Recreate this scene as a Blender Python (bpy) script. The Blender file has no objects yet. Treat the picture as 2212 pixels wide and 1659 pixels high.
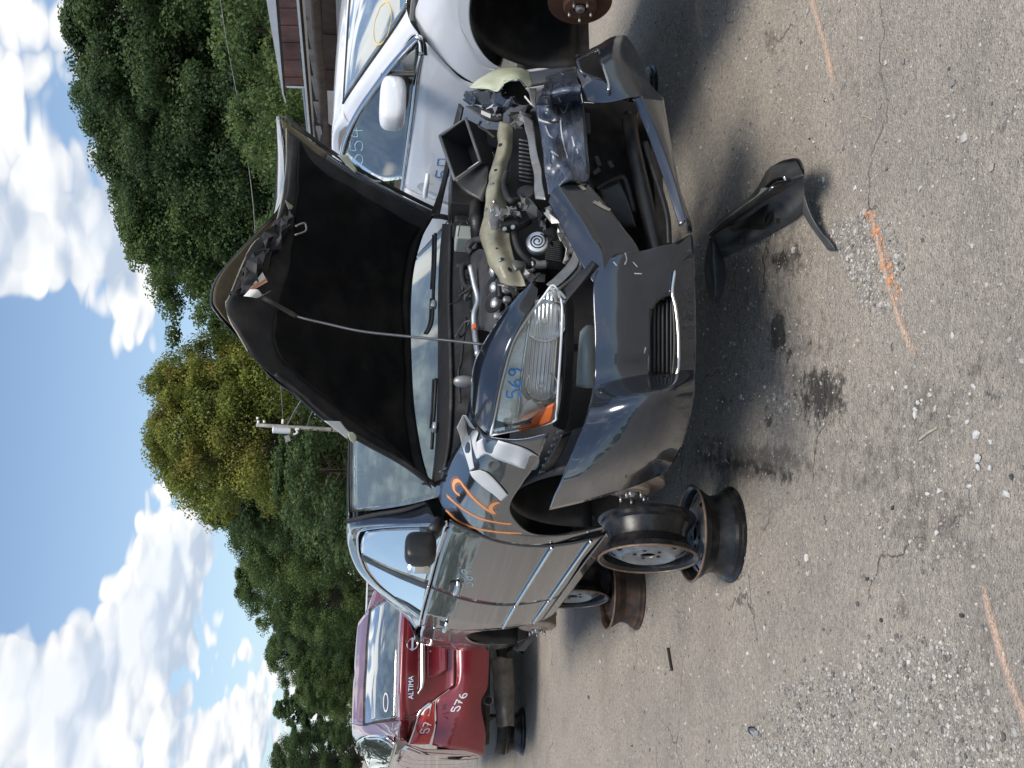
import bpy, bmesh, math, random
import numpy as np
from mathutils import Vector, Matrix, noise
from mathutils.bvhtree import BVHTree
random.seed(7); rng = np.random.default_rng(7)
SC = bpy.context.scene
COL = SC.collection
R = math.radians

# ------------------------------------------------------------------ camera
F_PX, CAM_H, PITCH, ROLL = 2236.0, 1.60, R(7.34), R(3.15)
SRC_W, SRC_H = 2212.0, 1659.0          # the photograph is stored lying on its side: world up points to image left
cam_d = bpy.data.cameras.new('camera'); cam = bpy.data.objects.new('camera', cam_d); COL.objects.link(cam)
cam_d.sensor_fit = 'HORIZONTAL'; cam_d.sensor_width = 36.0; cam_d.lens = F_PX/SRC_W*36.0
cam_d.clip_start = 0.05; cam_d.clip_end = 3000
_fw = Vector((0, math.cos(PITCH), -math.sin(PITCH))); _dn = Vector((0, -math.sin(PITCH), -math.cos(PITCH))); _rt = Vector((1, 0, 0))
_R2 = _rt*math.cos(ROLL) - _dn*math.sin(ROLL); _D2 = _rt*math.sin(ROLL) + _dn*math.cos(ROLL)
_m = Matrix((_D2, _R2, -_fw)).transposed().to_4x4(); _m.translation = (0, 0, CAM_H)
cam.matrix_world = _m
SC.camera = cam
CAM = Vector((0, 0, CAM_H))

def ray(x, y):
    dU = (SRC_H - y) - SRC_H/2; dV = x - SRC_W/2
    return (_fw + _R2*(dU/F_PX) + _D2*(dV/F_PX))
def gnd(x, y, z=0.0):
    r = ray(x, y); return CAM + r*((z - CAM_H)/r.z)
def at(x, y, Y):
    r = ray(x, y); return CAM + r*(Y/r.y)

# ------------------------------------------------------------------ world, sun, exposure
SUN_AZ, SUN_EL = R(165), R(62)          # azimuth clockwise from +Y (behind the camera; veiled by thin cloud)
sun_dir = Vector((math.sin(SUN_AZ)*math.cos(SUN_EL), math.cos(SUN_AZ)*math.cos(SUN_EL), math.sin(SUN_EL)))
sd = bpy.data.lights.new('sun', 'SUN'); sd.energy = 1.6; sd.angle = R(28); sd.color = (1.0, 0.94, 0.85)
so = bpy.data.objects.new('sun', sd); COL.objects.link(so)
so.rotation_euler = (-sun_dir).to_track_quat('-Z', 'Y').to_euler(); so.location = (2, -10, 20)
SC.view_settings.view_transform = 'Standard'; SC.view_settings.look = 'None'
SC.view_settings.gamma = 1.0; SC.view_settings.exposure = 1.06; SC.view_settings.use_curve_mapping = False
SC.render.engine = 'CYCLES'
SC.cycles.use_denoising = True
SC.cycles.max_bounces = 10; SC.cycles.transparent_max_bounces = 16

class NT:
    """small helper to wire shader nodes"""
    def __init__(s, tree): s.t = tree; s.n = tree.nodes; s.l = tree.links
    def new(s, typ, **kw):
        nd = s.n.new(typ)
        for k, v in kw.items(): setattr(nd, k, v)
        return nd
    def set(s, sock, v):
        if hasattr(v, 'is_output') or isinstance(v, bpy.types.NodeSocket): s.l.new(v, sock)
        else:
            if isinstance(v, (tuple, list)) and len(v) == 3 and sock.type == 'RGBA': v = (*v, 1)
            sock.default_value = v
    def math(s, op, a, b=0.0, c=None, clamp=False):
        m = s.new('ShaderNodeMath', operation=op, use_clamp=clamp)
        s.set(m.inputs[0], a); s.set(m.inputs[1], b)
        if c is not None: s.set(m.inputs[2], c)
        return m.outputs[0]
    def vmath(s, op, a, b=None, out=0):
        m = s.new('ShaderNodeVectorMath', operation=op)
        s.set(m.inputs[0], a)
        if b is not None: s.set(m.inputs[1], b)
        return m.outputs[out]
    def noise(s, vec, scale, detail=4, rough=.5, dist=0.0, out=0):
        n = s.new('ShaderNodeTexNoise'); s.set(n.inputs['Vector'], vec)
        s.set(n.inputs['Scale'], scale); s.set(n.inputs['Detail'], detail); s.set(n.inputs['Roughness'], rough); s.set(n.inputs['Distortion'], dist)
        return n.outputs[out]
    def voro(s, vec, scale, feature='F1', out='Distance', rnd=1.0):
        n = s.new('ShaderNodeTexVoronoi', feature=feature); s.set(n.inputs['Vector'], vec); s.set(n.inputs['Scale'], scale); s.set(n.inputs['Randomness'], rnd)
        return n.outputs[out]
    def mr(s, v, a, b, c=0.0, d=1.0, smooth=False):
        m = s.new('ShaderNodeMapRange', clamp=True)
        if smooth: m.interpolation_type = 'SMOOTHSTEP'
        s.set(m.inputs[0], v); s.set(m.inputs[1], a); s.set(m.inputs[2], b); s.set(m.inputs[3], c); s.set(m.inputs[4], d)
        return m.outputs[0]
    def mix(s, f, a, b, blend='MIX'):
        m = s.new('ShaderNodeMix', data_type='RGBA', blend_type=blend)
        s.set(m.inputs[0], f); s.set(m.inputs[6], a); s.set(m.inputs[7], b)
        return m.outputs[2]
    def ramp(s, f, stops):
        r = s.new('ShaderNodeValToRGB'); s.set(r.inputs[0], f); e = r.color_ramp.elements
        while len(e) < len(stops): e.new(0.5)
        for el, (p, c) in zip(e, stops): el.position = p; el.color = (*c, 1) if len(c) == 3 else c
        return r.outputs[0]

world = bpy.data.worlds.new('World'); SC.world = world; world.use_nodes = True
def build_world():
    t = NT(world.node_tree); t.n.clear()
    out = t.new('ShaderNodeOutputWorld'); bg = t.new('ShaderNodeBackground'); t.l.new(bg.outputs[0], out.inputs[0])
    sky = t.new('ShaderNodeTexSky', sky_type='NISHITA'); sky.sun_disc = False
    sky.sun_elevation = SUN_EL; sky.sun_rotation = SUN_AZ; sky.air_density = 1.0; sky.dust_density = 1.2; sky.ozone_density = 1.6
    tc = t.new('ShaderNodeTexCoord'); d = t.vmath('NORMALIZE', tc.outputs['Generated'])
    sep = t.new('ShaderNodeSeparateXYZ'); t.l.new(d, sep.inputs[0])
    up = t.math('MAXIMUM', sep.outputs[2], 0.0)
    # clouds hang on a sheet overhead: foreshortened towards the horizon
    k = t.math('DIVIDE', 1.0, t.math('ADD', up, 0.22))
    sc = t.new('ShaderNodeVectorMath', operation='SCALE'); t.l.new(d, sc.inputs[0]); t.l.new(k, sc.inputs[3])
    p = sc.outputs[0]
    def density(off, fine=True):
        pp = t.vmath('ADD', p, off)
        a = t.noise(pp, 1.6, 4, .5, .2)
        wv = t.vmath('ADD', pp, t.vmath('MULTIPLY', t.noise(pp, 5.0, 2, .6, out=1), (.16, .16, .16)))
        def puff(s): return t.math('SUBTRACT', 1.0, t.voro(wv, s, 'F1'))
        b = t.math('ADD', t.math('MULTIPLY', puff(5.5), .6), t.math('MULTIPLY', puff(13.0), .4))
        return t.math('ADD', t.math('MULTIPLY', a, .62), t.math('MULTIPLY', b, .36))
    d0 = density((0, 0, 0)); d1 = density((.20*sun_dir.x, .20*sun_dir.y, .07))
    # where the cloud banks of that afternoon stood (direction, radius in degrees, amount)
    bias = None
    for (x, y, r0, w) in CLOUDS:
        v = ray(x, y).normalized()
        dot = t.vmath('DOT_PRODUCT', d, tuple(v), out=1)
        g = t.mr(dot, math.cos(R(r0)), 1.0, 0.0, 1.0, True)
        g = t.math('MULTIPLY', g, w); bias = g if bias is None else t.math('ADD', bias, g)
    dens = t.math('ADD', d0, bias)
    cov = t.mr(dens, .545, .605, 0, 1, True)
    thick = t.mr(dens, .62, .86, 0, 1, True)
    lit = t.mr(t.math('SUBTRACT', d0, d1), -.13, .06, 0.0, 1.0, True)
    body = t.mix(lit, (2.9, 3.4, 4.15), (5.7, 5.7, 5.65))
    body = t.mix(t.math('MULTIPLY', thick, .45), body, (4.1, 4.6, 5.3))
    skyc = t.mix(1.0, sky.outputs[0], (0.88, 0.90, 0.90), 'MULTIPLY')
    haze = t.mr(sep.outputs[2], 0.0, .35, .35, 0.0)
    skyc = t.mix(haze, skyc, (3.6, 4.5, 5.2))
    col = t.mix(t.math('MULTIPLY', cov, .97), skyc, body)
    t.l.new(col, bg.inputs[0]); bg.inputs[1].default_value = 0.09
CLOUDS = [(-40, 170, 15, .14), (60, 480, 9, .12), (210, 420, 5, .09), (250, 560, 4, .10), (90, 640, 4, .05), (150, 350, 4.5, -.17), (140, 620, 4.5, -.17),
          (240, 770, 4.0, .16), (130, 960, 9, -.20), (330, 900, 4, -.10), (60, 1130, 5, -.02), (30, 1190, 3.2, .12), (330, 1000, 2.5, .10), (400, 1130, 4, .12),
          (180, 1400, 6, .15), (300, 1280, 5, .13), (60, 1600, 6, .14), (340, 1500, 9, .11), (520, 1480, 6, .09), (110, 1250, 5, -.20), (560, 1250, 4, -.08)]
build_world()

# ------------------------------------------------------------------ materials
MATS = {}
def mat(name):
    m = bpy.data.materials.new(name); m.use_nodes = True; MATS[name] = m
    t = NT(m.node_tree); b = t.n['Principled BSDF']; tc = t.new('ShaderNodeTexCoord')
    return m, t, b, tc.outputs['Object']
def bump(t, b, h, strength=.3, dist=.01):
    bp = t.new('ShaderNodeBump'); t.set(bp.inputs['Strength'], strength); bp.inputs['Distance'].default_value = dist
    t.l.new(h, bp.inputs['Height']); t.l.new(bp.outputs[0], b.inputs['Normal'])
def simple(name, col, rough=.5, metal=0.0, var=.25, vscale=6, coat=0.0, spec=.5, bmp=0.0, bscale=60, dirt=None, dirt_amt=.0, dscale=5):
    m, t, b, oc = mat(name)
    n = t.noise(oc, vscale, 5, .6)
    c = t.mix(t.mr(n, .3, .7), tuple(v*(1-var) for v in col), tuple(min(1, v*(1+var)) for v in col))
    rr = t.mr(t.noise(oc, vscale*2.3, 4, .6), .3, .7, max(.02, rough*.75), min(1, rough*1.25))
    if dirt:
        dm = t.math('MULTIPLY', t.mr(t.noise(oc, dscale, 6, .65), .48, .68), dirt_amt)
        c = t.mix(dm, c, dirt); rr = t.math('ADD', rr, t.math('MULTIPLY', dm, .4), clamp=True)
    t.set(b.inputs['Base Color'], c); t.set(b.inputs['Roughness'], rr); b.inputs['Metallic'].default_value = metal
    b.inputs['Specular IOR Level'].default_value = spec
    if coat: b.inputs['Coat Weight'].default_value = coat; b.inputs['Coat Roughness'].default_value = .03
    if bmp: bump(t, b, t.noise(oc, bscale, 4, .6), bmp, .004)
    return m
DUST = (.30, .26, .21)
def scuffed():
    m, t, b, oc = mat('scuffed_paint')
    mp = t.new('ShaderNodeMapping'); mp.inputs['Scale'].default_value = (3, 3, 11); mp.inputs['Rotation'].default_value = (.3, .5, .2); t.l.new(oc, mp.inputs[0])
    n = t.noise(mp.outputs[0], 3.0, 7, .7, 1.2); n2 = t.noise(oc, 26, 5, .7, .6)
    c = t.mix(t.mr(n, .42, .62), (.035, .044, .06), (.10, .12, .165)); c = t.mix(t.math('MULTIPLY', t.mr(n2, .64, .72), .6), c, (.40, .42, .46))
    t.set(b.inputs['Base Color'], c); b.inputs['Metallic'].default_value = .35; t.set(b.inputs['Roughness'], t.mr(n, .4, .65, .25, .55)); b.inputs['Coat Weight'].default_value = .5; b.inputs['Coat Roughness'].default_value = .1
    bump(t, b, t.noise(oc, 14, 6, .7, .8), .35, .02)
scuffed()
def paint(name, col, metal=.0, rough=.28, dust_sheen=.12, flake=.0):
    m, t, b, oc = mat(name)
    dn = t.noise(oc, 3.2, 7, .68)
    dm = t.math('MULTIPLY', t.mr(dn, .45, .75), dust_sheen)
    c = t.mix(dm, col, DUST)
    t.set(b.inputs['Base Color'], c); b.inputs['Metallic'].default_value = metal
    t.set(b.inputs['Roughness'], rough)
    b.inputs['Coat Weight'].default_value = 1.0
    cr = t.math('ADD', t.math('MULTIPLY', dm, .5), .025)
    t.set(b.inputs['Coat Roughness'], cr); b.inputs['Coat IOR'].default_value = 1.55
    return m
paint('dark_paint', (.034, .043, .058), .65, .22, .07)
paint('white_paint', (.82, .83, .85), 0, .35, .05)
paint('red_paint', (.20, .008, .016), .15, .35, .05)
simple('black_plastic', (.011, .0115, .012), .45, dirt=DUST, dirt_amt=.09, bmp=.08, bscale=300)
simple('cover_grey', (.034, .036, .039), .5, dirt=DUST, dirt_amt=.15)
simple('grey_plastic', (.075, .082, .088), .5, dirt=DUST, dirt_amt=.25)
simple('black_matt', (.008, .008, .009), .85, var=.3)
simple('rubber', (.014, .014, .015), .7, dirt=DUST, dirt_amt=.2)
simple('chrome', (.75, .77, .78), .08, 1.0, .08)
simple('steel', (.42, .42, .41), .35, .9, .2, dirt=(.22, .15, .1), dirt_amt=.4)
simple('dull_metal', (.30, .30, .29), .5, .75, .25, dirt=(.12, .1, .08), dirt_amt=.6, dscale=9)
simple('alloy', (.62, .63, .63), .4, .85, .15)
simple('rust', (.19, .075, .035), .75, .25, .45, 14, bmp=.3, dirt=(.33, .19, .12), dirt_amt=.5, dscale=18)
simple('rotor_metal', (.36, .29, .24), .5, .5, .3, 9, dirt=(.30, .15, .08), dirt_amt=.7, dscale=7)
simple('rotor_rust', (.115, .055, .034), .6, .3, .3, 8, dirt=(.18, .10, .065), dirt_amt=.4)
simple('tan_primer', (.26, .245, .17), .5, .0, .25, 9, coat=.25, dirt=(.10, .085, .06), dirt_amt=.7, dscale=7)
simple('pale_plastic', (.50, .52, .40), .45, dirt=DUST, dirt_amt=.25)
simple('tape', (.68, .68, .66), .55, var=.06, bmp=.15, bscale=40)
simple('rim_black', (.012, .013, .015), .30, .2, .3, dirt=(.10, .085, .07), dirt_amt=.3, dscale=14)
simple('rim_edge', (.20, .14, .10), .6, .5, .4, 20)
simple('wood_grey', (.30, .28, .25), .8, var=.3, vscale=3, bmp=.3, bscale=20)
simple('wood_brown', (.07, .05, .038), .85, var=.35, vscale=3, bmp=.3)
simple('orange_plastic', (.75, .16, .03), .35, coat=.5, var=.05)
simple('white_plastic', (.72, .73, .72), .4, var=.05)
simple('liner_felt', (.004, .004, .004), .95, var=.4, vscale=4, spec=.15, dirt=(.05, .042, .032), dirt_amt=.35, dscale=2.2)
simple('underbody', (.05, .045, .04), .8, var=.5, vscale=12, dirt=(.16, .10, .07), dirt_amt=.5)
simple('seat_cloth', (.06, .06, .06), .9, var=.2)
simple('orange_spray', (.86, .36, .14), .6, var=.1)
simple('blue_marker', (.03, .22, .55), .5, var=.05)
simple('chalk_blue', (.35, .55, .62), .6, var=.1)
simple('chalk_white', (.75, .73, .78), .6, var=.1)
simple('yellow_marker', (.75, .52, .08), .5, var=.1)
simple('letter_chrome', (.80, .80, .80), .12, 1.0, .05)
simple('label_white', (.72, .70, .66), .5, var=.06)
simple('label_orange', (.75, .22, .06), .5, var=.06)
simple('washer_plastic', (.36, .39, .35), .35, var=.08)
simple('bare_scratch', (.42, .44, .47), .45, .5, .35, 30)
simple('lamp_red', (.42, .02, .02), .25, .2, .2, 20, coat=1.0)
simple('tarp_blue', (.03, .22, .62), .45, var=.2)
def glass_mat(name, tint, refl=1.0, rough=.01, dust_sheen=.09):
    m = bpy.data.materials.new(name); m.use_nodes = True; MATS[name] = m
    t = NT(m.node_tree); t.n.clear(); out = t.new('ShaderNodeOutputMaterial')
    tr = t.new('ShaderNodeBsdfTransparent'); t.set(tr.inputs[0], tint)
    gl = t.new('ShaderNodeBsdfGlossy'); t.set(gl.inputs['Color'], (.95, .97, .98)); gl.inputs['Roughness'].default_value = rough
    fr = t.new('ShaderNodeFresnel'); fr.inputs[0].default_value = 1.52
    df = t.new('ShaderNodeBsdfDiffuse'); t.set(df.inputs[0], (.62, .68, .62))
    tc = t.new('ShaderNodeTexCoord'); dm = t.mr(t.noise(tc.outputs['Object'], 5, 6, .7), .45, .8, dust_sheen*.2, dust_sheen)  # pale diffuse veil paints bright cloud reflections into the glass, with some dust
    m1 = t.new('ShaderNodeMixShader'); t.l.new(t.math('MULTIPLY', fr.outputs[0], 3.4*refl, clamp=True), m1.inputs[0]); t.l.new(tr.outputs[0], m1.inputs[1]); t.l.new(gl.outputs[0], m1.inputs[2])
    m2 = t.new('ShaderNodeMixShader'); t.l.new(dm, m2.inputs[0]); t.l.new(m1.outputs[0], m2.inputs[1]); t.l.new(df.outputs[0], m2.inputs[2])
    t.l.new(m2.outputs[0], out.inputs[0]); return m
glass_mat('car_glass', (.42, .50, .47), dust_sheen=.22); glass_mat('windshield_glass', (.55, .63, .58), dust_sheen=.34)
glass_mat('lens_clear', (.98, .98, .97), .30)
glass_mat('lens_red', (.62, .03, .03), .4)

# ------------------------------------------------------------------ mesh helpers
def mk(name, verts, faces, m=None, parent=None, smooth=True, solid=0.0, bevel=0.0, sub=0, off=-1):
    me = bpy.data.meshes.new(name); me.from_pydata([tuple(v) for v in verts], [], faces); me.update()
    if smooth:
        me.polygons.foreach_set('use_smooth', [True]*len(me.polygons))
    o = bpy.data.objects.new(name, me); COL.objects.link(o)
    if m: me.materials.append(MATS[m] if isinstance(m, str) else m)
    if parent: o.parent = parent
    if solid:
        s = o.modifiers.new('thickness', 'SOLIDIFY'); s.thickness = solid; s.offset = off
    if bevel:
        b = o.modifiers.new('bevel', 'BEVEL'); b.width = bevel; b.segments = 2; b.limit_method = 'ANGLE'; b.angle_limit = R(40)
    if sub:
        s = o.modifiers.new('sub', 'SUBSURF'); s.levels = sub; s.render_levels = sub
    return o
def tag(o, label=None, cat=None, group=None, kind=None):
    if label: o['label'] = label
    if cat: o['category'] = cat
    if group: o['group'] = group
    if kind: o['kind'] = kind
    return o
def empty(name, loc, rz=0.0):
    o = bpy.data.objects.new(name, None); COL.objects.link(o); o.location = loc; o.rotation_euler = (0, 0, rz); o.empty_display_size = .2
    return o
def V(*a): return Vector(a if len(a) > 1 else a[0])
def cr(pts, n):
    """Catmull-Rom through pts, n samples (uniform in parameter)"""
    pts = [Vector(p) for p in pts]
    if len(pts) == 2: return [pts[0].lerp(pts[1], i/(n-1)) for i in range(n)]
    P = [pts[0]*2-pts[1]] + pts + [pts[-1]*2-pts[-2]]; out = []; k = len(pts)-1
    for i in range(n):
        u = i/(n-1)*k; s = min(int(u), k-1); f = u-s
        a, b, c, d = P[s], P[s+1], P[s+2], P[s+3]
        out.append(.5*((2*b)+(c-a)*f+(2*a-5*b+4*c-d)*f*f+(3*b-a-3*c+d)*f**3))
    return out
def gfaces(nr, nc, closed=False, off=0):
    f = []
    for i in range(nr-1):
        for j in range(nc if closed else nc-1):
            a = off+i*nc+j; b = off+i*nc+(j+1) % nc
            f.append((a, b, b+nc, a+nc))
    return f
def patch(name, rows, nu, nv, m, parent=None, solid=.004, jit=0.0, off=0, **kw):
    """smooth sheet through a control grid (rows of points)"""
    rr = [cr(r, nu) for r in rows]
    cols = [cr([r[j] for r in rr], nv) for j in range(nu)]
    vs = [cols[j][i] for i in range(nv) for j in range(nu)]
    if jit: vs = [v + noise.noise_vector(v*9.0)*jit for v in vs]
    return mk(name, vs, gfaces(nv, nu), m, parent, True, solid, off=off, **kw)
def crumple(name, rows, nu, nv, m, parent=None, amp=.02, solid=.003):
    """sheet metal folded into flat facets with sharp creases"""
    o = patch(name, rows, nu, nv, m, parent, solid)
    rg_ = np.random.default_rng(len(name)*7+nu)
    for v in o.data.vertices: v.co += Vector(rg_.normal(0, amp*.5, 3))
    bm = bmesh.new(); bm.from_mesh(o.data); bmesh.ops.triangulate(bm, faces=bm.faces[:], quad_method='SHORT_EDGE'); bm.to_mesh(o.data); bm.free()
    o.data.set_sharp_from_angle(angle=R(24)); return o
def tube(name, pts, r, m, parent=None, n=10, res=None, caps=True, **kw):
    pts = cr(pts, res) if res else [Vector(p) for p in pts]
    rs = r if isinstance(r, (list, tuple)) else [r]*len(pts)
    if len(rs) != len(pts): rs = [float(v) for v in np.interp(np.linspace(0, 1, len(pts)), np.linspace(0, 1, len(rs)), rs)]
    vs = []; nrm = None
    for i, p in enumerate(pts):
        tdir = (pts[min(i+1, len(pts)-1)]-pts[max(i-1, 0)]).normalized()
        if nrm is None: nrm = tdir.orthogonal().normalized()
        nrm = (nrm - tdir*nrm.dot(tdir)).normalized(); bn = tdir.cross(nrm)
        for j in range(n):
            a = 2*math.pi*j/n; vs.append(p+(nrm*math.cos(a)+bn*math.sin(a))*rs[i])
    fs = gfaces(len(pts), n, True)
    if caps: fs += [tuple(reversed(range(n))), tuple(range(len(vs)-n, len(vs)))]
    return mk(name, vs, fs, m, parent, **kw)
def lathe(name, prof, m, parent=None, n=40, M4=None, closed=False, **kw):
    """prof: (radius, height) pairs round local z; M4 places it"""
    vs = []
    for (r, h) in prof:
        for j in range(n):
            a = 2*math.pi*j/n; v = Vector((r*math.cos(a), r*math.sin(a), h)); vs.append(M4 @ v if M4 else v)
    o = mk(name, vs, gfaces(len(prof), n, True), m, parent, **kw); o.data.set_sharp_from_angle(angle=R(28)); return o
def axis_m(loc, zdir, xdir=None):
    z = Vector(zdir).normalized(); x = (Vector(xdir) if xdir else z.orthogonal()); x = (x - z*x.dot(z)).normalized(); y = z.cross(x)
    M = Matrix((x, y, z)).transposed().to_4x4(); M.translation = Vector(loc); return M
BOXF = [(0, 3, 2, 1), (4, 5, 6, 7), (0, 1, 5, 4), (1, 2, 6, 5), (2, 3, 7, 6), (3, 0, 4, 7)]
def box(name, lo, hi, m, parent=None, bevel=.004, M4=None, **kw):
    vs = [Vector((x, y, z)) for z in (lo[2], hi[2]) for (x, y) in ((lo[0], lo[1]), (hi[0], lo[1]), (hi[0], hi[1]), (lo[0], hi[1]))]
    if M4: vs = [M4 @ v for v in vs]
    return mk(name, vs, BOXF, m, parent, False, bevel=bevel, **kw)
def prism(name, outline, depth, m, parent=None, bevel=0.0, smooth=False, **kw):
    """closed outline (list of 3-D points) extruded by the vector depth"""
    a = [Vector(p) for p in outline]; d = Vector(depth); n = len(a); vs = a+[p+d for p in a]
    fs = [tuple(reversed(range(n))), tuple(range(n, 2*n))]+[(i, (i+1) % n, (i+1) % n+n, i+n) for i in range(n)]
    return mk(name, vs, fs, m, parent, smooth, bevel=bevel, **kw)
def bar(name, a, b, w, h, m, parent=None, up=(0, 0, 1), bevel=.003):
    a = Vector(a); b = Vector(b); M = axis_m(a, b-a, up); L = (b-a).length
    return box(name, (-h/2, -w/2, 0), (h/2, w/2, L), m, parent, bevel, M)

# ================================================================== GROUND
def px_of(P):
    """photograph coordinates of world points (N,3)"""
    d = P - np.array(CAM); z = d @ np.array(_fw)
    return SRC_W/2 + F_PX*(d @ np.array(_D2))/z, SRC_H - (SRC_H/2 + F_PX*(d @ np.array(_R2))/z)
def fastmesh(name, verts, faces, m, parent=None, smooth=False, attrs=None):
    verts = np.asarray(verts, np.float32); faces = np.asarray(faces, np.int32); k = faces.shape[1]
    me = bpy.data.meshes.new(name); me.vertices.add(len(verts)); me.vertices.foreach_set('co', verts.ravel())
    me.loops.add(faces.size); me.loops.foreach_set('vertex_index', faces.ravel())
    me.polygons.add(len(faces)); me.polygons.foreach_set('loop_start', np.arange(0, faces.size, k, dtype=np.int32))
    me.polygons.foreach_set('use_smooth', np.full(len(faces), smooth)); me.update(calc_edges=True)
    for an, av in (attrs or {}).items():
        a = me.attributes.new(an, 'FLOAT', 'POINT'); a.data.foreach_set('value', np.asarray(av, np.float32))
    me.materials.append(MATS[m]); o = bpy.data.objects.new(name, me); COL.objects.link(o)
    if parent: o.parent = parent
    return o

def asphalt():
    m, t, b, oc = mat('worn_asphalt')
    st = t.new('ShaderNodeAttribute', attribute_name='stain').outputs['Fac']
    wet = t.new('ShaderNodeAttribute', attribute_name='oil').outputs['Fac']
    n1 = t.noise(oc, .9, 7, .62); n2 = t.noise(oc, 5.0, 6, .65); n3 = t.noise(oc, 38, 5, .7)
    n0 = t.noise(oc, .33, 4, .6)
    base = t.mix(t.mr(n1, .35, .66), (.29, .268, .243), (.52, .475, .41))
    base = t.mix(t.math('MULTIPLY', t.mr(n0, .42, .62), .55), base, (.30, .278, .25))
    base = t.mix(t.mr(n2, .38, .72), base, t.mix(.5, base, (.54, .485, .41)))
    base = t.mix(t.math('MULTIPLY', t.mr(n3, .38, .62), .55), base, (.15, .143, .135))
    # exposed aggregate: small stones showing in the worn surface
    for sc_, lim, cols in ((95, .30, ((.12, .12, .12), (.52, .50, .46))), (170, .34, ((.14, .135, .13), (.60, .56, .49)))):
        d = t.voro(oc, sc_); c = t.voro(oc, sc_, out='Color')
        sp = t.new('ShaderNodeSeparateColor'); t.l.new(c, sp.inputs[0])
        chip = t.math('MULTIPLY', t.math('LESS_THAN', d, lim), t.math('GREATER_THAN', sp.outputs[1], .45))
        base = t.mix(t.math('MULTIPLY', chip, .9), base, t.ramp(sp.outputs[0], [(0, cols[0]), (.55, (.25, .235, .21)), (1, cols[1])]))
    edge = t.math('MULTIPLY', t.math('SUBTRACT', t.noise(oc, 17, 7, .75), .5), 1.7)
    sm = t.mr(t.math('ADD', st, edge), .30, .62)
    om = t.mr(t.math('ADD', wet, edge), .36, .60)
    base = t.mix(1.0, base, (1.04, 1.0, .94), 'MULTIPLY')
    base = t.mix(t.math('MULTIPLY', sm, .62), base, (.055, .048, .042))
    base = t.mix(t.math('MULTIPLY', om, .80), base, (.035, .033, .031))
    # thin wandering cracks
    cv = t.vmath('ADD', oc, t.vmath('SCALE', t.noise(oc, 3, 4, .6, out=1), None))
    t.set(cv.node.inputs[1].links[0].from_node.inputs[3] if cv.node.inputs[1].links else cv.node.inputs[1], .35)
    ck = t.voro(cv, 1.1, 'DISTANCE_TO_EDGE'); crack = t.mr(ck, .0, .007, 1, 0)
    crack = t.math('MULTIPLY', crack, t.mr(t.noise(oc, 1.3, 3, .5), .5, .6))
    base = t.mix(t.math('MULTIPLY', crack, .75), base, (.05, .045, .04))
    t.set(b.inputs['Base Color'], base)
    t.set(b.inputs['Roughness'], t.mr(om, 0, 1, .92, .45)); b.inputs['Specular IOR Level'].default_value = .3
    h = t.math('ADD', t.math('MULTIPLY', t.noise(oc, 60, 5, .75), .9), t.math('MULTIPLY', t.voro(oc, 120), -.5))
    h = t.math('ADD', h, t.math('MULTIPLY', t.noise(oc, 6, 4, .5), .8)); h = t.math('SUBTRACT', h, t.math('MULTIPLY', crack, .8))
    bump(t, b, h, .8, .015)
asphalt()
def spaced(lo, hi, step, far):
    a = list(np.arange(lo, hi+1e-6, step)); s = step; v = hi
    up = []
    while v < far: s *= 1.35; v += s; up.append(v)
    s = step; v = lo; dn = []
    while v > -far: s *= 1.35; v -= s; dn.append(v)
    return np.array(dn[::-1]+a+up)
# oil, rust and damp stains of the yard, plus dark patches before the bumper and under the loose grille (photo position, half sizes, strength)
STAINS = [(1900, 1000, 260, 170, .36), (1650, 650, 110, 160, .36), (1560, 1180, 60, 160, .3), (1850, 180, 130, 60, .3), (1640, 1000, 150, 42, .75), (1740, 770, 130, 120, .4), (1545, 960, 70, 26, .5), (1775, 860, 65, 60, .75), (1990, 880, 150, 110, .42), (2010, 1130, 160, 130, .45), (2120, 800, 60, 40, .5),
          (1665, 90, 26, 45, .5), (1600, 780, 26, 60, .35), (1560, 870, 18, 45, .4), (1700, 720, 70, 30, .35), (1520, 1010, 60, 40, .45), (1700, 560, 60, 50, .6), (1560, 560, 60, 240, .35),
          (2060, 1480, 150, 120, .35), (2140, 1370, 40, 60, .35), (1950, 1310, 18, 40, .5), (1450, 60, 60, 60, .4), (1800, 1010, 40, 60, .3), (1870, 650, 60, 40, .3)]
OILS = [(1680, 718, 17, 46, 1.0), (1705, 770, 12, 22, .6), (1775, 850, 56, 62, .70), (1748, 870, 18, 40, .6), (1815, 880, 20, 50, .5), (1660, 905, 14, 26, .6), (1690, 560, 24, 28, .7), (1725, 545, 14, 34, .5),
        (1590, 1000, 62, 16, .66), (1660, 1012, 46, 20, .60), (1700, 1030, 26, 26, .5), (1530, 985, 34, 18, .6), (2150, 850, 30, 18, .5), (1760, 740, 20, 18, .35), (1800, 690, 18, 16, .45), (1730, 700, 10, 16, .4), (1650, 800, 12, 14, .4), (1610, 840, 10, 22, .42), (1575, 890, 14, 20, .4),
        (1990, 1180, 14, 14, .4), (2130, 1240, 14, 16, .45), (2035, 1260, 10, 12, .4)]
gx = spaced(-3.0, 3.4, .03, 320); gy = spaced(2.0, 7.6, .03, 420); gy = gy[gy > -60]
GX, GY = np.meshgrid(gx, gy)
gz = np.zeros_like(GX)
nz = np.array([[noise.noise((x*.35, y*.35, 3.1)) for x in gx[::6]] for y in gy[::6]])
_P = np.stack([GX.ravel(), GY.ravel(), np.zeros(GX.size)], 1)
with np.errstate(all='ignore'):
    PX, PY = px_of(_P)
front = (_P[:, 1] > 1.2) & (_P[:, 1] < 14)
def blobs(lst):
    a = np.zeros(len(_P))
    for (x, y, rx, ry, s) in lst:
        q = ((PX-x)/rx)**2+((PY-y)/ry)**2
        a = np.maximum(a, np.where(front, s*np.exp(-q*.75), 0))
    return np.nan_to_num(a)
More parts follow.
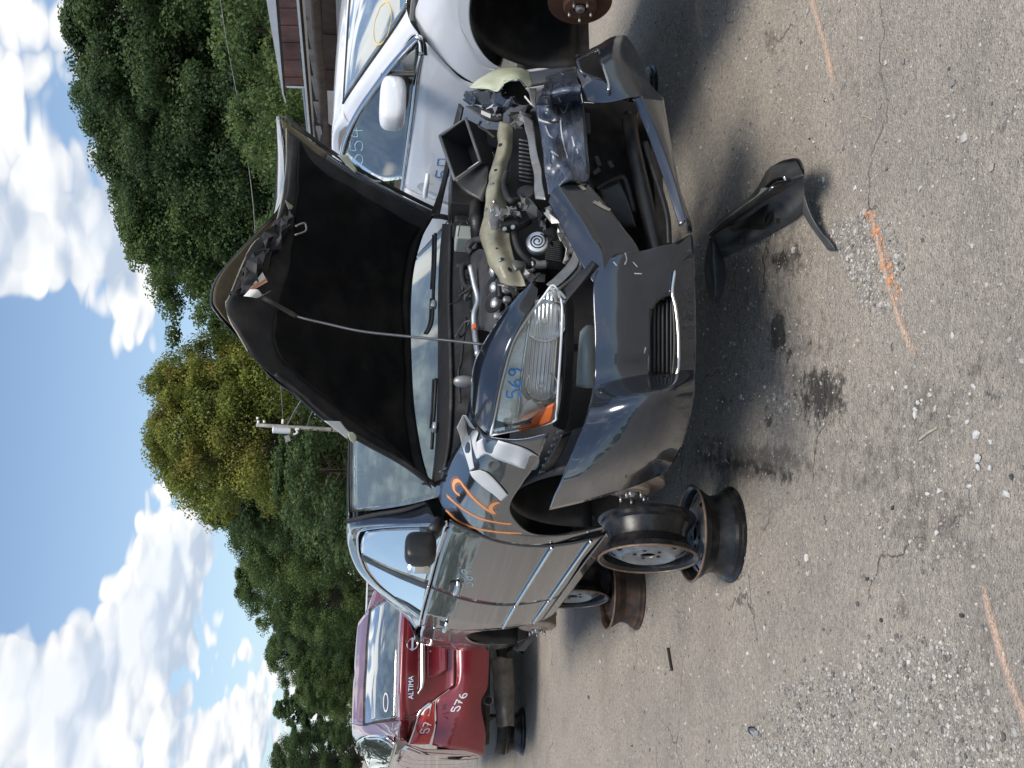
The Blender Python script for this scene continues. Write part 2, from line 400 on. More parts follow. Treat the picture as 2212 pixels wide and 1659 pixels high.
ny, nx = GX.shape
idx = np.arange(nx*ny).reshape(ny, nx)
gf = np.stack([idx[:-1, :-1], idx[:-1, 1:], idx[1:, 1:], idx[1:, :-1]], -1).reshape(-1, 4)
ground = fastmesh('ground', _P, gf, 'worn_asphalt', None, True, {'stain': blobs(STAINS), 'oil': blobs(OILS)})
tag(ground, 'worn grey asphalt yard with loose gravel and oil stains', kind='structure')

# ---- loose gravel: thousands of small stones
def stone_mat(name, lo, mid, hi):
    m, t, b, oc = mat(name)
    v = t.new('ShaderNodeAttribute', attribute_name='tone').outputs['Fac']
    c = t.ramp(v, [(0, lo), (.5, mid), (1, hi)]); n = t.noise(oc, 180, 3, .6)
    c = t.mix(t.mr(n, .3, .7, 0, .35), c, (.12, .11, .1)); t.set(b.inputs['Base Color'], c); b.inputs['Roughness'].default_value = .85
stone_mat('gravel_stone', (.07, .066, .062), (.32, .30, .27), (.66, .63, .57))
stone_mat('gravel_orange', (.35, .16, .08), (.60, .27, .12), (.70, .40, .24))
ICO = None
def icos():
    bm = bmesh.new(); bmesh.ops.create_icosphere(bm, subdivisions=1, radius=1)
    v = np.array([x.co[:] for x in bm.verts]); f = np.array([[q.index for q in p.verts] for p in bm.faces]); bm.free(); return v, f
_iv, _if = icos()
def scatter(name, P, S, tone, m):
    n = len(P); k = len(_iv)
    sh = 1+rng.uniform(-.32, .32, (n, k, 1)); sc = rng.uniform(.6, 1.25, (n, 1, 3)); sc[:, :, 2] *= .62
    v = _iv[None]*sh*sc*S[:, None, None]
    a = rng.uniform(0, 6.283, n); ca, sa = np.cos(a)[:, None], np.sin(a)[:, None]
    x = v[..., 0]*ca-v[..., 1]*sa; y = v[..., 0]*sa+v[..., 1]*ca
    v = np.stack([x, y, v[..., 2]], -1)+P[:, None, :]
    f = (_if[None]+(np.arange(n)*k)[:, None, None]).reshape(-1, 3)
    return fastmesh(name, v.reshape(-1, 3), f, m, None, False, {'tone': np.repeat(tone, k)})
def inpoly(x, y, poly):
    r = np.zeros(len(x), bool); j = len(poly)-1
    for i in range(len(poly)):
        xi, yi = poly[i]; xj, yj = poly[j]
        with np.errstate(all='ignore'):
            r ^= ((yi > y) != (yj > y)) & (x < (xj-xi)*(y-yi)/(yj-yi)+xi)
        j = i
    return r
def gravel_field():
    n = 520000
    X = rng.uniform(-2.6, 2.6, n); Y = rng.uniform(2.15, 7.5, n); P = np.stack([X, Y, np.zeros(n)], 1)
    px, py = px_of(P); jx = px+rng.normal(0, 22, n); jy = py+rng.normal(0, 22, n)
    den = np.full(n, .030)
    D1 = [(1690, 1500), (1740, 1455), (1835, 1448), (1888, 1399), (1960, 1385), (2030, 1370), (2100, 1420), (2137, 1470), (2212, 1594), (2300, 1760), (1560, 1760), (1600, 1640)]
    den[inpoly(jx, jy, D1)] = .52
    den[inpoly(px, py, [(1790, 500), (1830, 470), (1880, 455), (1925, 470), (1955, 560), (1950, 650), (1900, 690), (1850, 640), (1820, 560)])] = .62
    den = np.maximum(den, .30*np.exp(-(((px-1690)/38)**2+((py-870)/48)**2)))
    den = np.maximum(den, .10*np.exp(-(((px-2010)/140)**2+((py-1060)/240)**2)))
    den = np.maximum(den, .12*np.exp(-(((px-2080)/60)**2+((py-310)/90)**2)))
    den = np.maximum(den, .05*np.exp(-(((px-1450)/160)**2+((py-1350)/160)**2)))
    den = np.maximum(den, .07*np.exp(-(((px-2150)/120)**2+((py-1250)/200)**2)))
    keep = (rng.random(n) < den*(.55+.9*rng.random(n))) & (px > 1150) & (px < 2330) & (py > -110) & (py < 1770)
    P = P[keep]; px = px[keep]; py = py[keep]; n = len(P)
    S = np.clip(rng.lognormal(math.log(.0036), .48, n), .0015, .014)
    tone = np.clip(rng.beta(2.2, 2.2, n)*1.05, 0, 1); P[:, 2] = S*.2
    # the orange spray line runs over the stone pile
    ln = np.abs((py-460)-(px-1880)*3.15)
    org = (ln < 34) & (px > 1872) & (px < 1950) & (rng.random(n) < .75)
    o = scatter('gravel', P[~org], S[~org], tone[~org], 'gravel_stone')
    tag(o, 'loose grey and tan gravel strewn over the asphalt', kind='stuff')
    o = scatter('painted_gravel', P[org], S[org]*1.1, tone[org], 'gravel_orange')
    tag(o, 'orange sprayed pebbles on the small gravel heap', kind='stuff')
gravel_field()

# ---- single larger stones and bits one can pick out
def rock(name, x, y, size, col, label, cat='stone', flat=.55, group=None):
    p = gnd(x, y); v = _iv.copy(); v *= 1+rng.uniform(-.3, .3, (len(v), 1)); v *= np.array([size*.5, size*.38, size*.5*flat])
    a = rng.uniform(0, 6.28); c, s = math.cos(a), math.sin(a); v = np.stack([v[:, 0]*c-v[:, 1]*s, v[:, 0]*s+v[:, 1]*c, v[:, 2]-v[:, 2].min()], 1)
    o = mk(name, v, [tuple(f) for f in _if], col, None, False); o.location = (p.x, p.y, -.002)
    tag(o, label, cat, group)
simple('pale_stone', (.52, .51, .48), .8, var=.2, vscale=40); simple('tan_stone', (.40, .35, .28), .85, var=.2, vscale=40); simple('dark_stone', (.05, .05, .048), .8, var=.2)
rock('stone_chip', 1847, 406, .026, 'pale_stone', 'white triangular stone chip lying alone between loose black part and orange line', flat=.3)
rock('stone_chip', 1854, 735, .022, 'tan_stone', 'tan stone chip just left of the small gravel heap')
rock('stone_chip', 2060, 725, .026, 'pale_stone', 'flat whitish stone right of the middle orange line end', flat=.4)
rock('stone_chip', 1862, 83, .022, 'pale_stone', 'pale stone near the right frame edge beyond the upper orange line')
for i, (x, y, s) in enumerate(((2117, 990, .030), (2117, 1010, .026), (2092, 912, .022), (2113, 938, .03), (2142, 1010, .02), (2180, 1068, .026), (2095, 1050, .022), (2030, 1060, .022), (2005, 1068, .02), (1985, 870, .02), (1978, 885, .02), (2105, 834, .02), (1930, 838, .018), (1958, 836, .018), (2026, 1150, .022), (2142, 955, .02))):
    rock('pebble', x, y, s, 'pale_stone', 'whitish pebble in the brown stained patch at lower centre of the yard', 'pebble', group='pale pebbles in the brown stained patch')
for i, (x, y, s) in enumerate(((1930, 1097, .02), (2080, 1330, .02), (1906, 1340, .018), (1875, 1250, .018), (2188, 1030, .02), (1750, 300, .016))):
    rock('pebble', x, y, s, 'dark_stone', 'small dark pebble alone on the bare asphalt', 'pebble', group='dark pebbles on the bare asphalt')

# ---- orange spray lines on the asphalt (thin sheets of overspray)
def spray_mat():
    m, t, b, oc = mat('ground_spray')
    v = t.new('ShaderNodeAttribute', attribute_name='fade').outputs['Fac']
    a = t.math('MULTIPLY', v, t.mr(t.noise(oc, 130, 4, .7), .35, .58)); a = t.math('MULTIPLY', a, .70)
    t.set(b.inputs['Base Color'], t.mix(t.noise(oc, 30, 3, .6), (.78, .45, .27), (.86, .66, .52))); b.inputs['Roughness'].default_value = .9
    t.set(b.inputs['Alpha'], a)
spray_mat()
def spray_line(pts, w, label):
    P = [gnd(x, y, .004) for x, y in pts]; C = cr(P, 60); vs = []; fade = []
    for i, p in enumerate(C):
        tg = (C[min(i+1, 59)]-C[max(i-1, 0)]).normalized(); s = Vector((-tg.y, tg.x, 0)); e = min(1, i/7, (59-i)/7)
        for j in range(9):
            u = j/8*2-1; ww = w*(.8+.35*noise.noise(p*4)); vs.append(p+s*u*ww); fade.append(max(0, 1-abs(u)**1.6)*e)
    o = fastmesh('paint_line', np.array([v[:] for v in vs]), gfaces(60, 9), 'ground_spray', None, True, {'fade': fade}); tag(o, label, 'paint line')
spray_line([(1735, -60), (1762, 30), (1785, 110), (1803, 195)], .024, 'orange sprayed line on the asphalt at the upper right, running off the frame')
spray_line([(1878, 452), (1905, 560), (1935, 670), (1978, 775)], .022, 'orange sprayed line crossing the small gravel heap in the middle')
spray_line([(2118, 1250), (2150, 1370), (2185, 1480), (2235, 1600)], .024, 'faded orange sprayed line beside the big gravel patch at lower left')

# ================================================================== TREES
def leaf_mat(name, dark, mid, lite, hue2=None):
    m = bpy.data.materials.new(name); m.use_nodes = True; MATS[name] = m
    t = NT(m.node_tree); t.n.clear(); out = t.new('ShaderNodeOutputMaterial')
    v = t.new('ShaderNodeAttribute', attribute_name='tone').outputs['Fac']
    oi = t.new('ShaderNodeObjectInfo').outputs['Random']
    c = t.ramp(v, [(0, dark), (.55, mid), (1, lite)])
    tc = t.new('ShaderNodeTexCoord').outputs['Object']
    if hue2:
        w = t.math('MULTIPLY', t.mr(t.noise(tc, .55, 4, .65), .52, .66), .5); c = t.mix(w, c, hue2)
    c = t.mix(t.math('MULTIPLY', oi, .25), c, t.mix(.5, c, dark))
    df = t.new('ShaderNodeBsdfPrincipled'); t.set(df.inputs['Base Color'], c); df.inputs['Roughness'].default_value = .55; df.inputs['Specular IOR Level'].default_value = .3
    tr = t.new('ShaderNodeBsdfTranslucent'); t.set(tr.inputs[0], t.mix(.5, c, tuple(min(1, x*1.6) for x in lite)))
    mx = t.new('ShaderNodeMixShader'); mx.inputs[0].default_value = .38; t.l.new(df.outputs[0], mx.inputs[1]); t.l.new(tr.outputs[0], mx.inputs[2]); t.l.new(mx.outputs[0], out.inputs[0])
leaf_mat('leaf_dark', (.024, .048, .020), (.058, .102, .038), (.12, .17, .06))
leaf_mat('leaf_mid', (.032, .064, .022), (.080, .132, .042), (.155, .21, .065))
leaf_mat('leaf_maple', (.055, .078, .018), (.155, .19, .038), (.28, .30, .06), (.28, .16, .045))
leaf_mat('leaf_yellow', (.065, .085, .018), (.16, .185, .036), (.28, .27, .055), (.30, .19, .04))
simple('bark', (.075, .06, .048), .9, var=.4, vscale=5, bmp=.5, bscale=14)
def tree_mesh(seed, H, W, low, nclump, nleaf, leaf, lump=.5, conic=.0, droop=.0):
    """returns trunk+limb tubes and leaf quads for one tree of height H, crown radius W, crown starting at low"""
    rg = np.random.default_rng(seed); tv = []; tf = []
    def limb(p, q, r0, r1, n=6, k=5):
        base = len(tv); mid = (p+q)/2+rg.normal(0, .06*np.linalg.norm(q-p), 3)
        pts = [(1-u)**2*p+2*u*(1-u)*mid+u*u*q for u in np.linspace(0, 1, k)]
        d = (q-p)/max(1e-6, np.linalg.norm(q-p)); a = np.cross(d, [.3, .8, .5]); a /= np.linalg.norm(a); b = np.cross(d, a)
        for i, c in enumerate(pts):
            r = r0+(r1-r0)*i/(k-1)
            for j in range(n): an = 6.2832*j/n; tv.append(c+(a*math.cos(an)+b*math.sin(an))*r)
        for f in gfaces(k, n, True, base): tf.append(f)
        return pts[-1]
    top = np.array([rg.normal(0, .03*H), rg.normal(0, .03*H), H*.93]); r0 = .02*H+.05
    limb(np.array([0, 0, -.3]), top*np.array([.6, .6, .62]), r0, r0*.5, 8, 7); limb(top*np.array([.6, .6, .62]), top, r0*.5, .02, 6, 6)
    cl = []
    tries = 0
    while len(cl) < nclump and tries < nclump*30:
        tries += 1
        z = low+(H-low)*rg.random()**.9; u = (z-low)/(H-low)
        prof = (1-conic)*math.sqrt(max(.02, 1-(2*u-.85)**2/1.38))+conic*(1.02-u)
        ang = rg.random()*6.2832; rr = W*prof*(.42+.58*math.sqrt(rg.random()))
        rr *= 1+.28*math.sin(ang*3+seed)+.15*math.sin(ang*5+z)
        c = np.array([rr*math.cos(ang), rr*math.sin(ang), z-droop*rr*.3]); s = W*(.115+.135*rg.random())*(.75+.5*prof)
        if rg.random() < .26: c[:2] *= 1.0+.12*rg.random(); s *= .62
        cl.append((c, s))
    for i, (c, s) in enumerate(cl):
        if i % 3 == 0:
            zz = max(.1*H, c[2]-abs(c[0])*.5-.12*H*rg.random()-.05*H); base = np.array([top[0]*zz/H, top[1]*zz/H, zz]); limb(base, c, .008*H*(.6+.5*rg.random()), .01, 5, 5)
    lv = []; tone = []
    per = nleaf//len(cl)
    for (c, s) in cl:
        k = int(per*(.6+.8*rg.random())); d = rg.normal(0, 1, (k, 3)); d /= np.linalg.norm(d, axis=1)[:, None]
        rad = s*(rg.random(k)**.45)[:, None]; P = c+d*rad*np.array([1.15, 1.15, .72]); P[:, 2] -= droop*rg.random(k)*s
        nrm = d+rg.normal(0, .7, (k, 3))+np.array([0, 0, .5]); nrm /= np.linalg.norm(nrm, axis=1)[:, None]
        a = np.cross(nrm, rg.normal(0, 1, (k, 3))); a /= np.linalg.norm(a, axis=1)[:, None]; b = np.cross(nrm, a)
        L = leaf*(.6+.8*rg.random((k, 1))); Wd = L*(.5+.3*rg.random((k, 1)))
        lv.append(np.stack([P-a*L, P-b*Wd+nrm*L*.15, P+a*L, P+b*Wd+nrm*L*.15], 1)); tone.append(np.clip(.5+.28*d[:, 2]+rg.normal(0, .2, k)+rg.normal(0, .24), 0, 1))  # leaf colour itself brightens clump tops and some whole clumps, as if lit
    lv = np.concatenate(lv); tone = np.concatenate(tone)
    return (np.array(tv), tf), (lv.reshape(-1, 3), np.arange(len(lv)*4).reshape(-1, 4), np.repeat(tone, 4))
PROTO = {}
def proto(key, seed, H, W, low, nclump, nleaf, leaf, lm, **kw):
    (tv, tf), (lv, lf, tn) = tree_mesh(seed, H, W, low, nclump, nleaf, leaf, **kw)
    PROTO[key] = ((tv, tf), (lv, lf, tn), lm, H)
def tree(key, name, x, top, Y, label, group='trees at the edge of the yard', rz=0.0, sx=1.0, lm=None, z0=0.0):
    (tv, tf), (lv, lf, tn), lm0, H = PROTO[key]
    p = at(top, x, Y); s = (p.z-z0)/H
    root = empty(name, (p.x, Y, z0), rz); root.scale = (s*sx, s*sx, s); tag(root, label, 'tree', group)
    k2 = (key, lm or lm0)
    if k2 not in MESHC:
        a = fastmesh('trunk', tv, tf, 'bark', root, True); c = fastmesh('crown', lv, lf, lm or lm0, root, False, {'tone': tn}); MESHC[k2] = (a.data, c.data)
    else:
        for nm, me in zip(('trunk', 'crown'), MESHC[k2]):
            o = bpy.data.objects.new(nm, me); COL.objects.link(o); o.parent = root
    return root
MESHC = {}
proto('oak', 11, 11, 3.6, 1.0, 260, 120000, .056, 'leaf_dark')
proto('broad', 23, 10, 3.3, .4, 350, 125000, .055, 'leaf_mid')
proto('maple', 37, 9.5, 3.2, .5, 360, 125000, .055, 'leaf_maple')
proto('tall', 51, 12, 3.0, 1.5, 220, 100000, .057, 'leaf_dark', conic=.25)
proto('bush', 67, 5, 2.4, .1, 150, 36000, .05, 'leaf_mid')
proto('pine', 71, 12, 2.3, 3.0, 200, 55000, .075, 'leaf_dark', conic=.4, droop=.25)
TREES = [  # prototype, name, photo y, photo x of the top, distance, label, rz, widen, leaf
 ('oak', 'oak_tree', 1640, 588, 70, 'dark green tree farthest left, behind the red car', .4, 1.1, None),
 ('pine', 'pine_tree', 1530, 592, 66, 'narrow dark tree with bare grey branches above the red car roof', 1.2, 1.2, None),
 ('broad', 'broad_tree', 1475, 640, 58, 'low green tree directly behind the red car rear window', 3.3, 1.3, None),
 ('broad', 'broad_tree', 1410, 578, 60, 'mid green tree behind the right half of the red car', 2.0, 1.0, None),
 ('oak', 'oak_tree', 1330, 585, 56, 'dark tree left of the pale corrugated shed', 2.6, .95, None),
 ('broad', 'broad_tree', 1250, 512, 52, 'mid green tree right above the pale corrugated shed', 4.4, .95, None),
 ('maple', 'maple_tree', 1140, 500, 48, 'green tree with orange tinged crown left of the tall pines', .7, .9, 'leaf_mid'),
 ('tall', 'tall_tree', 1085, 440, 46, 'dark tree stepping up to the left of the pole tree', 1.9, 1.1, None),
 ('pine', 'pine_tree', 1020, 358, 42, 'dark pine just left of the yellowish maple behind the utility pole', 2.8, 1.3, None),
 ('maple', 'maple_tree', 930, 322, 33, 'large yellow green maple behind the utility pole', 1.0, .85, None),
 ('maple', 'maple_tree', 832, 328, 34, 'yellow green maple with rusty tips behind the raised hood', 3.9, .60, None),
 ('oak', 'oak_tree', 700, 462, 42, 'low dark tree in the dip of the tree line above the hood peak', 5.1, 1.1, None),
 ('tall', 'tall_tree', 572, 330, 38, 'dark green tree right of the dip in the tree line', .3, .78, 'leaf_mid'),
 ('broad', 'broad_tree', 490, 275, 34, 'dense mid green tree right of the hood peak', 2.2, 1.0, None),
 ('broad', 'broad_tree', 395, 255, 35, 'dense green tree with a rounded top above the hood corner', 4.9, .95, None),
 ('oak', 'oak_tree', 300, 215, 32, 'tall dark tree with sky gaps left of the tallest tree', 1.5, .95, None),
 ('oak', 'oak_tree', 170, 172, 31, 'tallest dark tree behind the open shed', 3.6, .95, None),
 ('tall', 'tall_tree', 40, 150, 30, 'tall tree at the right frame edge behind the open shed', 5.0, 1.2, None),
 ('oak', 'oak_tree', -90, 180, 33, 'dark tree running off the right frame edge', .2, 1.1, None),
 ('bush', 'small_tree', 262, 512, 24, 'small bright yellow green tree beside the open shed', .8, .8, None),
 ('bush', 'small_tree', 60, 470, 26, 'small leafy green tree behind the open shed roof', 2.4, .9, 'leaf_mid'),
 ('bush', 'small_tree', 560, 560, 28, 'small dark green tree low behind the raised hood', 3.4, 1.4, 'leaf_dark'),
 ('bush', 'small_tree', 1010, 600, 30, 'small dark green tree low behind the roof of the dark car', 5.4, 1.5, 'leaf_dark'),
]
for (k, nm, y, tx, Y, lb, rz, sx, lm) in TREES: tree(k, nm, y, tx, Y*2.0, lb, rz=rz, sx=sx, lm=lm)
# the far wood beyond, one mass seen only through the gaps and in reflections
def far_wood():
    (tv, tf), (lv, lf, tn), lm0, H = PROTO['oak']; keep = rng.random(len(lf)) < .16
    L = lv.reshape(-1, 4, 3)[keep]; T = tn.reshape(-1, 4)[keep]; cen = L.mean(1, keepdims=True); L = cen+(L-cen)*2.2
    A = []; B = []
    spots = [(-1.45+.11*i, 62+6*math.sin(i*1.7)) for i in range(28)] + [(-2.6+.11*i, 48+5*math.sin(i*2.1)) for i in range(11)]
    for i, (az, r) in enumerate(spots):
        s = .62+.2*math.sin(i*3.7); s *= 1.0; a = i*1.3; c, q = math.cos(a), math.sin(a)
        X = L[..., 0]*c-L[..., 1]*q; Y = L[..., 0]*q+L[..., 1]*c
        A.append(np.stack([X*s*3.2+r*math.sin(az)*2.9, Y*s*3.2+r*math.cos(az)*2.9, L[..., 2]*s*2.1], -1)); B.append(T)
    A = np.concatenate(A).reshape(-1, 3); B = np.concatenate(B).ravel()
    tag(fastmesh('far_wood', A, np.arange(len(A)).reshape(-1, 4), 'leaf_dark', None, False, {'tone': B*.6}), 'far dark woodland closing the view behind the nearer trees', kind='stuff')
far_wood()

# ================================================================== CAR FRAMES
# converters: positions read off enlargements of the photograph
def c1(a, b): return 932.6+.2728*a, 54.86+.2728*b
def c2(a, b): return 932.6+.2728*a, 493.7+.2728*b
def c3(a, b): return 658.3+.4464*a, 877.8+.4464*b
def c4(a, b): return 658.3+.2480*a, 1261.8+.2480*b
def c5(a, b): return 548.6+.3720*a, .3720*b
def c6(a, b): return 411.5+.5292*a, 219.4+.5292*b
def e1(a, b): return 905.2+.19841*a, 384.0+.19841*b
def e2(a, b): return 905.2+.23140*a, 685.8+.23140*b
def h2(a, b): return 438.9+.19841*a, 493.7+.19841*b
def h1(a, b): return 576.0+.19841*a, 219.4+.19841*b
class Car:
    def __init__(s, name, cx, cy, yaw, label, cat):
        s.c0 = Vector((cx, cy, 0)); s.xc = Vector((math.cos(yaw), -math.sin(yaw), 0)); s.yc = Vector((math.sin(yaw), math.cos(yaw), 0))
        s.root = empty(name, (cx, cy, 0), -yaw); tag(s.root, label, cat)
    def ray(s, p):
        r = ray(*p); o = CAM-s.c0
        return Vector((o.dot(s.xc), o.dot(s.yc), o.z)), Vector((r.dot(s.xc), r.dot(s.yc), r.z))
    def X(s, p, v): o, d = s.ray(p); return o+d*((v-o.x)/d.x)
    def Y(s, p, v): o, d = s.ray(p); return o+d*((v-o.y)/d.y)
    def Z(s, p, v): o, d = s.ray(p); return o+d*((v-o.z)/d.z)
    def pl(s, p, q, n):
        o, d = s.ray(p); q = Vector(q); n = Vector(n); return o+d*((q-o).dot(n)/d.dot(n))
    def surf(s, p, f, t0, t1, n=60):
        """first crossing of f=0 along the sight line"""
        o, d = s.ray(p); a = t0; fa = f(o+d*a)
        for i in range(1, n+1):
            b = t0+(t1-t0)*i/n; fb = f(o+d*b)
            if fa*fb <= 0:
                for _ in range(30):
                    m = (a+b)/2; fm = f(o+d*m)
                    if fa*fm <= 0: b = m
                    else: a = m; fa = fm
                return o+d*((a+b)/2)
            a, fa = b, fb
        return o+d*t1
    def hit(s, p, bvhs):
        o, d = s.ray(p); best = None
        for b in bvhs:
            h = b.ray_cast(o, d)
            if h[0] is not None and (best is None or h[3] < best[3]): best = h
        if best is None: return None
        n = best[1]; n = n if n.dot(d) < 0 else -n
        return best[0], n
def bvh(o):
    me = o.data; return BVHTree.FromPolygons([v.co.copy() for v in me.vertices], [tuple(p.vertices) for p in me.polygons])
def marks(name, car, strokes, width, objs, m, parent, lift=.004, res=14, label=None):
    """hand-drawn strokes lying on the surface of objs, joined as one marking"""
    B = [bvh(o) for o in objs]; vs = []; fs = []
    for st in strokes:
        st3 = [Vector((a, b, 0)) for a, b in st]; n = max(4, int(res*len(st)/2)); C = cr(st3, n); row = []
        for q in C:
            h = car.hit((q.x, q.y), B)
            if h: row.append(h)
        base = len(vs)
        for i, (p, nn) in enumerate(row):
            tg = row[min(i+1, len(row)-1)][0]-row[max(i-1, 0)][0]
            if tg.length < 1e-6: tg = Vector((1, 0, 0))
            sd_ = nn.cross(tg).normalized(); vs += [p+nn*lift+sd_*width/2, p+nn*lift-sd_*width/2]
        fs += [(base+2*i, base+2*i+1, base+2*i+3, base+2*i+2) for i in range(len(row)-1)]
    o = mk(name, vs, fs, m, parent, True)
    if label: o['label'] = label
    return o
def drop_faces(o, pred):
    bm = bmesh.new(); bm.from_mesh(o.data)
    bmesh.ops.delete(bm, geom=[f for f in bm.faces if pred(f.calc_center_median())], context='FACES'); bm.to_mesh(o.data); bm.free()
def poly2(pt, poly):
    r = False; j = len(poly)-1; x, y = pt
    for i in range(len(poly)):
        xi, yi = poly[i]; xj, yj = poly[j]
        if (yi > y) != (yj > y) and x < (xj-xi)*(y-yi)/(yj-yi)+xi: r = not r
        j = i
    return r
def photo_xy(car, P):
    W = car.c0+car.xc*P.x+car.yc*P.y+Vector((0, 0, P.z)); d = W-CAM; z = d.dot(_fw)
    return SRC_W/2+F_PX*d.dot(_D2)/z, SRC_H-(SRC_H/2+F_PX*d.dot(_R2)/z)


DIG = {'5': [[(.95, 0), (.15, .03), (.08, .45), (.55, .38), (.95, .62), (.82, .95), (.35, 1), (.0, .88)]], '6': [[(.75, 0), (.3, .3), (.06, .7), (.3, 1), (.78, .95), (.88, .65), (.5, .52), (.12, .72)]],
       '9': [[(.88, .22), (.5, .5), (.1, .32), (.35, .02), (.85, .08), (.9, .3), (.85, .7), (.55, 1)]], '7': [[(.02, .06), (.5, .04), (.95, 0), (.6, .5), (.35, 1)], [(.35, .48), (.8, .5)]],
       '4': [[(.2, 0), (.08, .55), (.5, .56), (.95, .5)], [(.72, .2), (.68, 1)]], '0': [[(.1, .05), (.06, .5), (.1, .98)], [(.1, .05), (.5, .03), (.92, .06)], [(.92, .06), (.9, .5), (.92, .95)]]}
def digits(txt, x0, y0, h, w, gap, slant=0.0):
    """strokes for hand-written digits; upright text runs towards smaller photo y, its top points to smaller photo x"""
    out = []
    for i, ch in enumerate(txt):
        oy = y0-i*(w+gap)
        for st in DIG[ch]: out.append([(x0+v*h+slant*(i+u)*h, oy-u*w) for u, v in st])
    return out

# ---------------------------------------------------------------- steel wheel rims and brake discs
def rim_parts(root, rad=.212, w=.185, rusty=False, face=True):
    """steel wheel, axis local z, outer face up at z=w"""
    k = rad/.212; bm_ = 'rim_brown' if rusty else 'rim_black'
    prof = [(.212, 0), (.214, .006), (.205, .010), (.200, .014), (.199, .030), (.186, .040), (.172, .075), (.170, .105), (.186, .135), (.198, .150), (.200, w-.016), (.206, w-.010), (.215, w-.004), (.214, w)]
    inn = [(.209, w-.001), (.200, w-.013), (.194, w-.017), (.190, .140), (.180, .128), (.166, .104), (.168, .074), (.182, .044), (.194, .028), (.195, .013), (.207, .002), (.212, 0)]
    lathe('barrel', [(r*k, z) for r, z in prof+inn], bm_, root, 56)
    lathe('flange', [((.216+.006*math.cos(a))*k-.004, w-.004+.006*math.sin(a)) for a in np.linspace(0, 6.2832, 9)], 'rim_edge', root, 56)
    zf = w*.84
    disc = [(.178, zf-.022), (.165, zf-.006), (.140, zf+.008), (.115, zf+.020), (.095, zf+.012), (.075, zf+.004), (.050, zf+.004), (.034, zf+.010), (.031, zf+.002)]
    o = lathe('disc', [(r*k, z) for r, z in disc], 'rim_face' if not rusty else 'rim_brown', root, 60, solid=.004)
    # ventilation holes round the disc
    drop_faces(o, lambda p: .128 < math.hypot(p.x, p.y)/k < .158 and (math.degrees(math.atan2(p.y, p.x)) % 36) < 13)
    for i in range(5):
        a = 2*math.pi*i/5; p = Vector((.057*math.cos(a)*k, .057*math.sin(a)*k, zf+.0055))
        lathe('lug_hole', [(.0085, 0), (.0085, .002), (.0005, .002)], 'black_matt', root, 12, Matrix.Translation(p))
simple('rim_brown', (.040, .027, .020), .55, .2, .4, 9, dirt=(.17, .085, .045), dirt_amt=.8, dscale=10)
simple('rim_face', (.30, .31, .32), .42, .55, .35, 7, dirt=(.10, .08, .06), dirt_amt=.7, dscale=6)
def rim(loc, zdir, label, rusty=False, rad=.212, xdir=None):
    r = empty('wheel_rim', loc); M = axis_m((0, 0, 0), zdir, xdir); r.rotation_euler = M.to_euler()
    tag(r, label, 'wheel rim', 'bare steel rims used as stands'); rim_parts(r, rad, .185, rusty); return r
def rotor(name, parent, loc, ax, rad, m='rotor_metal', hat=.075, studs=5, drum=False):
    """brake disc with hat and wheel studs; outer face along ax"""
    M = axis_m(loc, ax); t = .022
    prof = [(hat*.42, .030), (hat*.42, .040), (hat*.9, .040), (hat, .032), (hat, .006), (rad-.004, .006), (rad, .002), (rad, -.006), (rad-.008, -.008), (rad-.008, -.012), (rad, -.014), (rad, -t+.002), (rad-.003, -t), (.03, -t)]
    if drum: prof = [(hat*.42, .030), (hat*.42, .040), (hat*.9, .040), (hat, .030), (rad-.010, .022), (rad, .012), (rad, -.060), (rad+.006, -.062), (rad+.006, -.070), (.03, -.070)]
    o = lathe(name, prof, m, parent, 48, M)
    lathe('hub_cap', [(.0, .058), (.014, .057), (.022, .050), (.024, .038)], 'steel', o, 20, M)
    for i in range(studs):
        a = 2*math.pi*i/studs+.3; p = M @ Vector((.052*math.cos(a), .052*math.sin(a), .038)); q = M @ Vector((.052*math.cos(a), .052*math.sin(a), .072))
        tube('stud', [p, q], .0062, 'steel', o, 8)
    return o

# ================================================================== THE WRECKED DARK CAR
D = Car('wrecked_car', .314, 4.67, R(-25.7), 'wrecked dark grey sedan with raised hood, crushed front and orange paint number', 'car')
DR = D.root
ZW = [(.40, .82), (.46, .845), (.55, .88), (.65, .902), (.76, .914), (.88, .915), (1.0, .905), (1.08, .893), (1.15, .880), (1.22, .866), (1.26, .856), (1.45, .755), (1.65, .642), (1.72, .56)]
def hw(y, z):
    w = float(np.interp(z, [a for a, b in ZW], [b for a, b in ZW]))
    f = float(np.interp(y, [-.95, -.7, -.45, .1, .5, 2.2, 3.0, 3.5, 3.8], [-.30, -.085, -.035, -.012, 0, 0, -.035, -.09, -.18]))
    return w+f*(1 if z < 1.3 else .6)
def S(y, z, sgn=-1, out=0.0): return Vector((sgn*(hw(y, z)+out), y, z))
def onside(p): return D.surf(p, lambda q: q.x+hw(q.y, q.z), 2.0, 11.0)
def sides(fn):
    for sg in (-1, 1): fn(sg)
def side_patch(name, rows, nu, nv, sg, m='dark_paint', solid=.005, out=0.0, parent=None):
    rr = [[S(y, z, sg, out) for (y, z) in r] for r in rows]
    # resample in (y,z) so the sheet follows the body curve everywhere
    R2 = [cr([Vector((y, z, 0)) for (y, z) in r], nu) for r in rows]
    cols = [cr([r[j] for r in R2], nv) for j in range(nu)]
    vs = [S(cols[j][i].x, cols[j][i].y, sg, out) for i in range(nv) for j in range(nu)]
    return mk(name, vs, gfaces(nv, nu), m, parent or DR, True, solid, off=0)
PANEL = {}
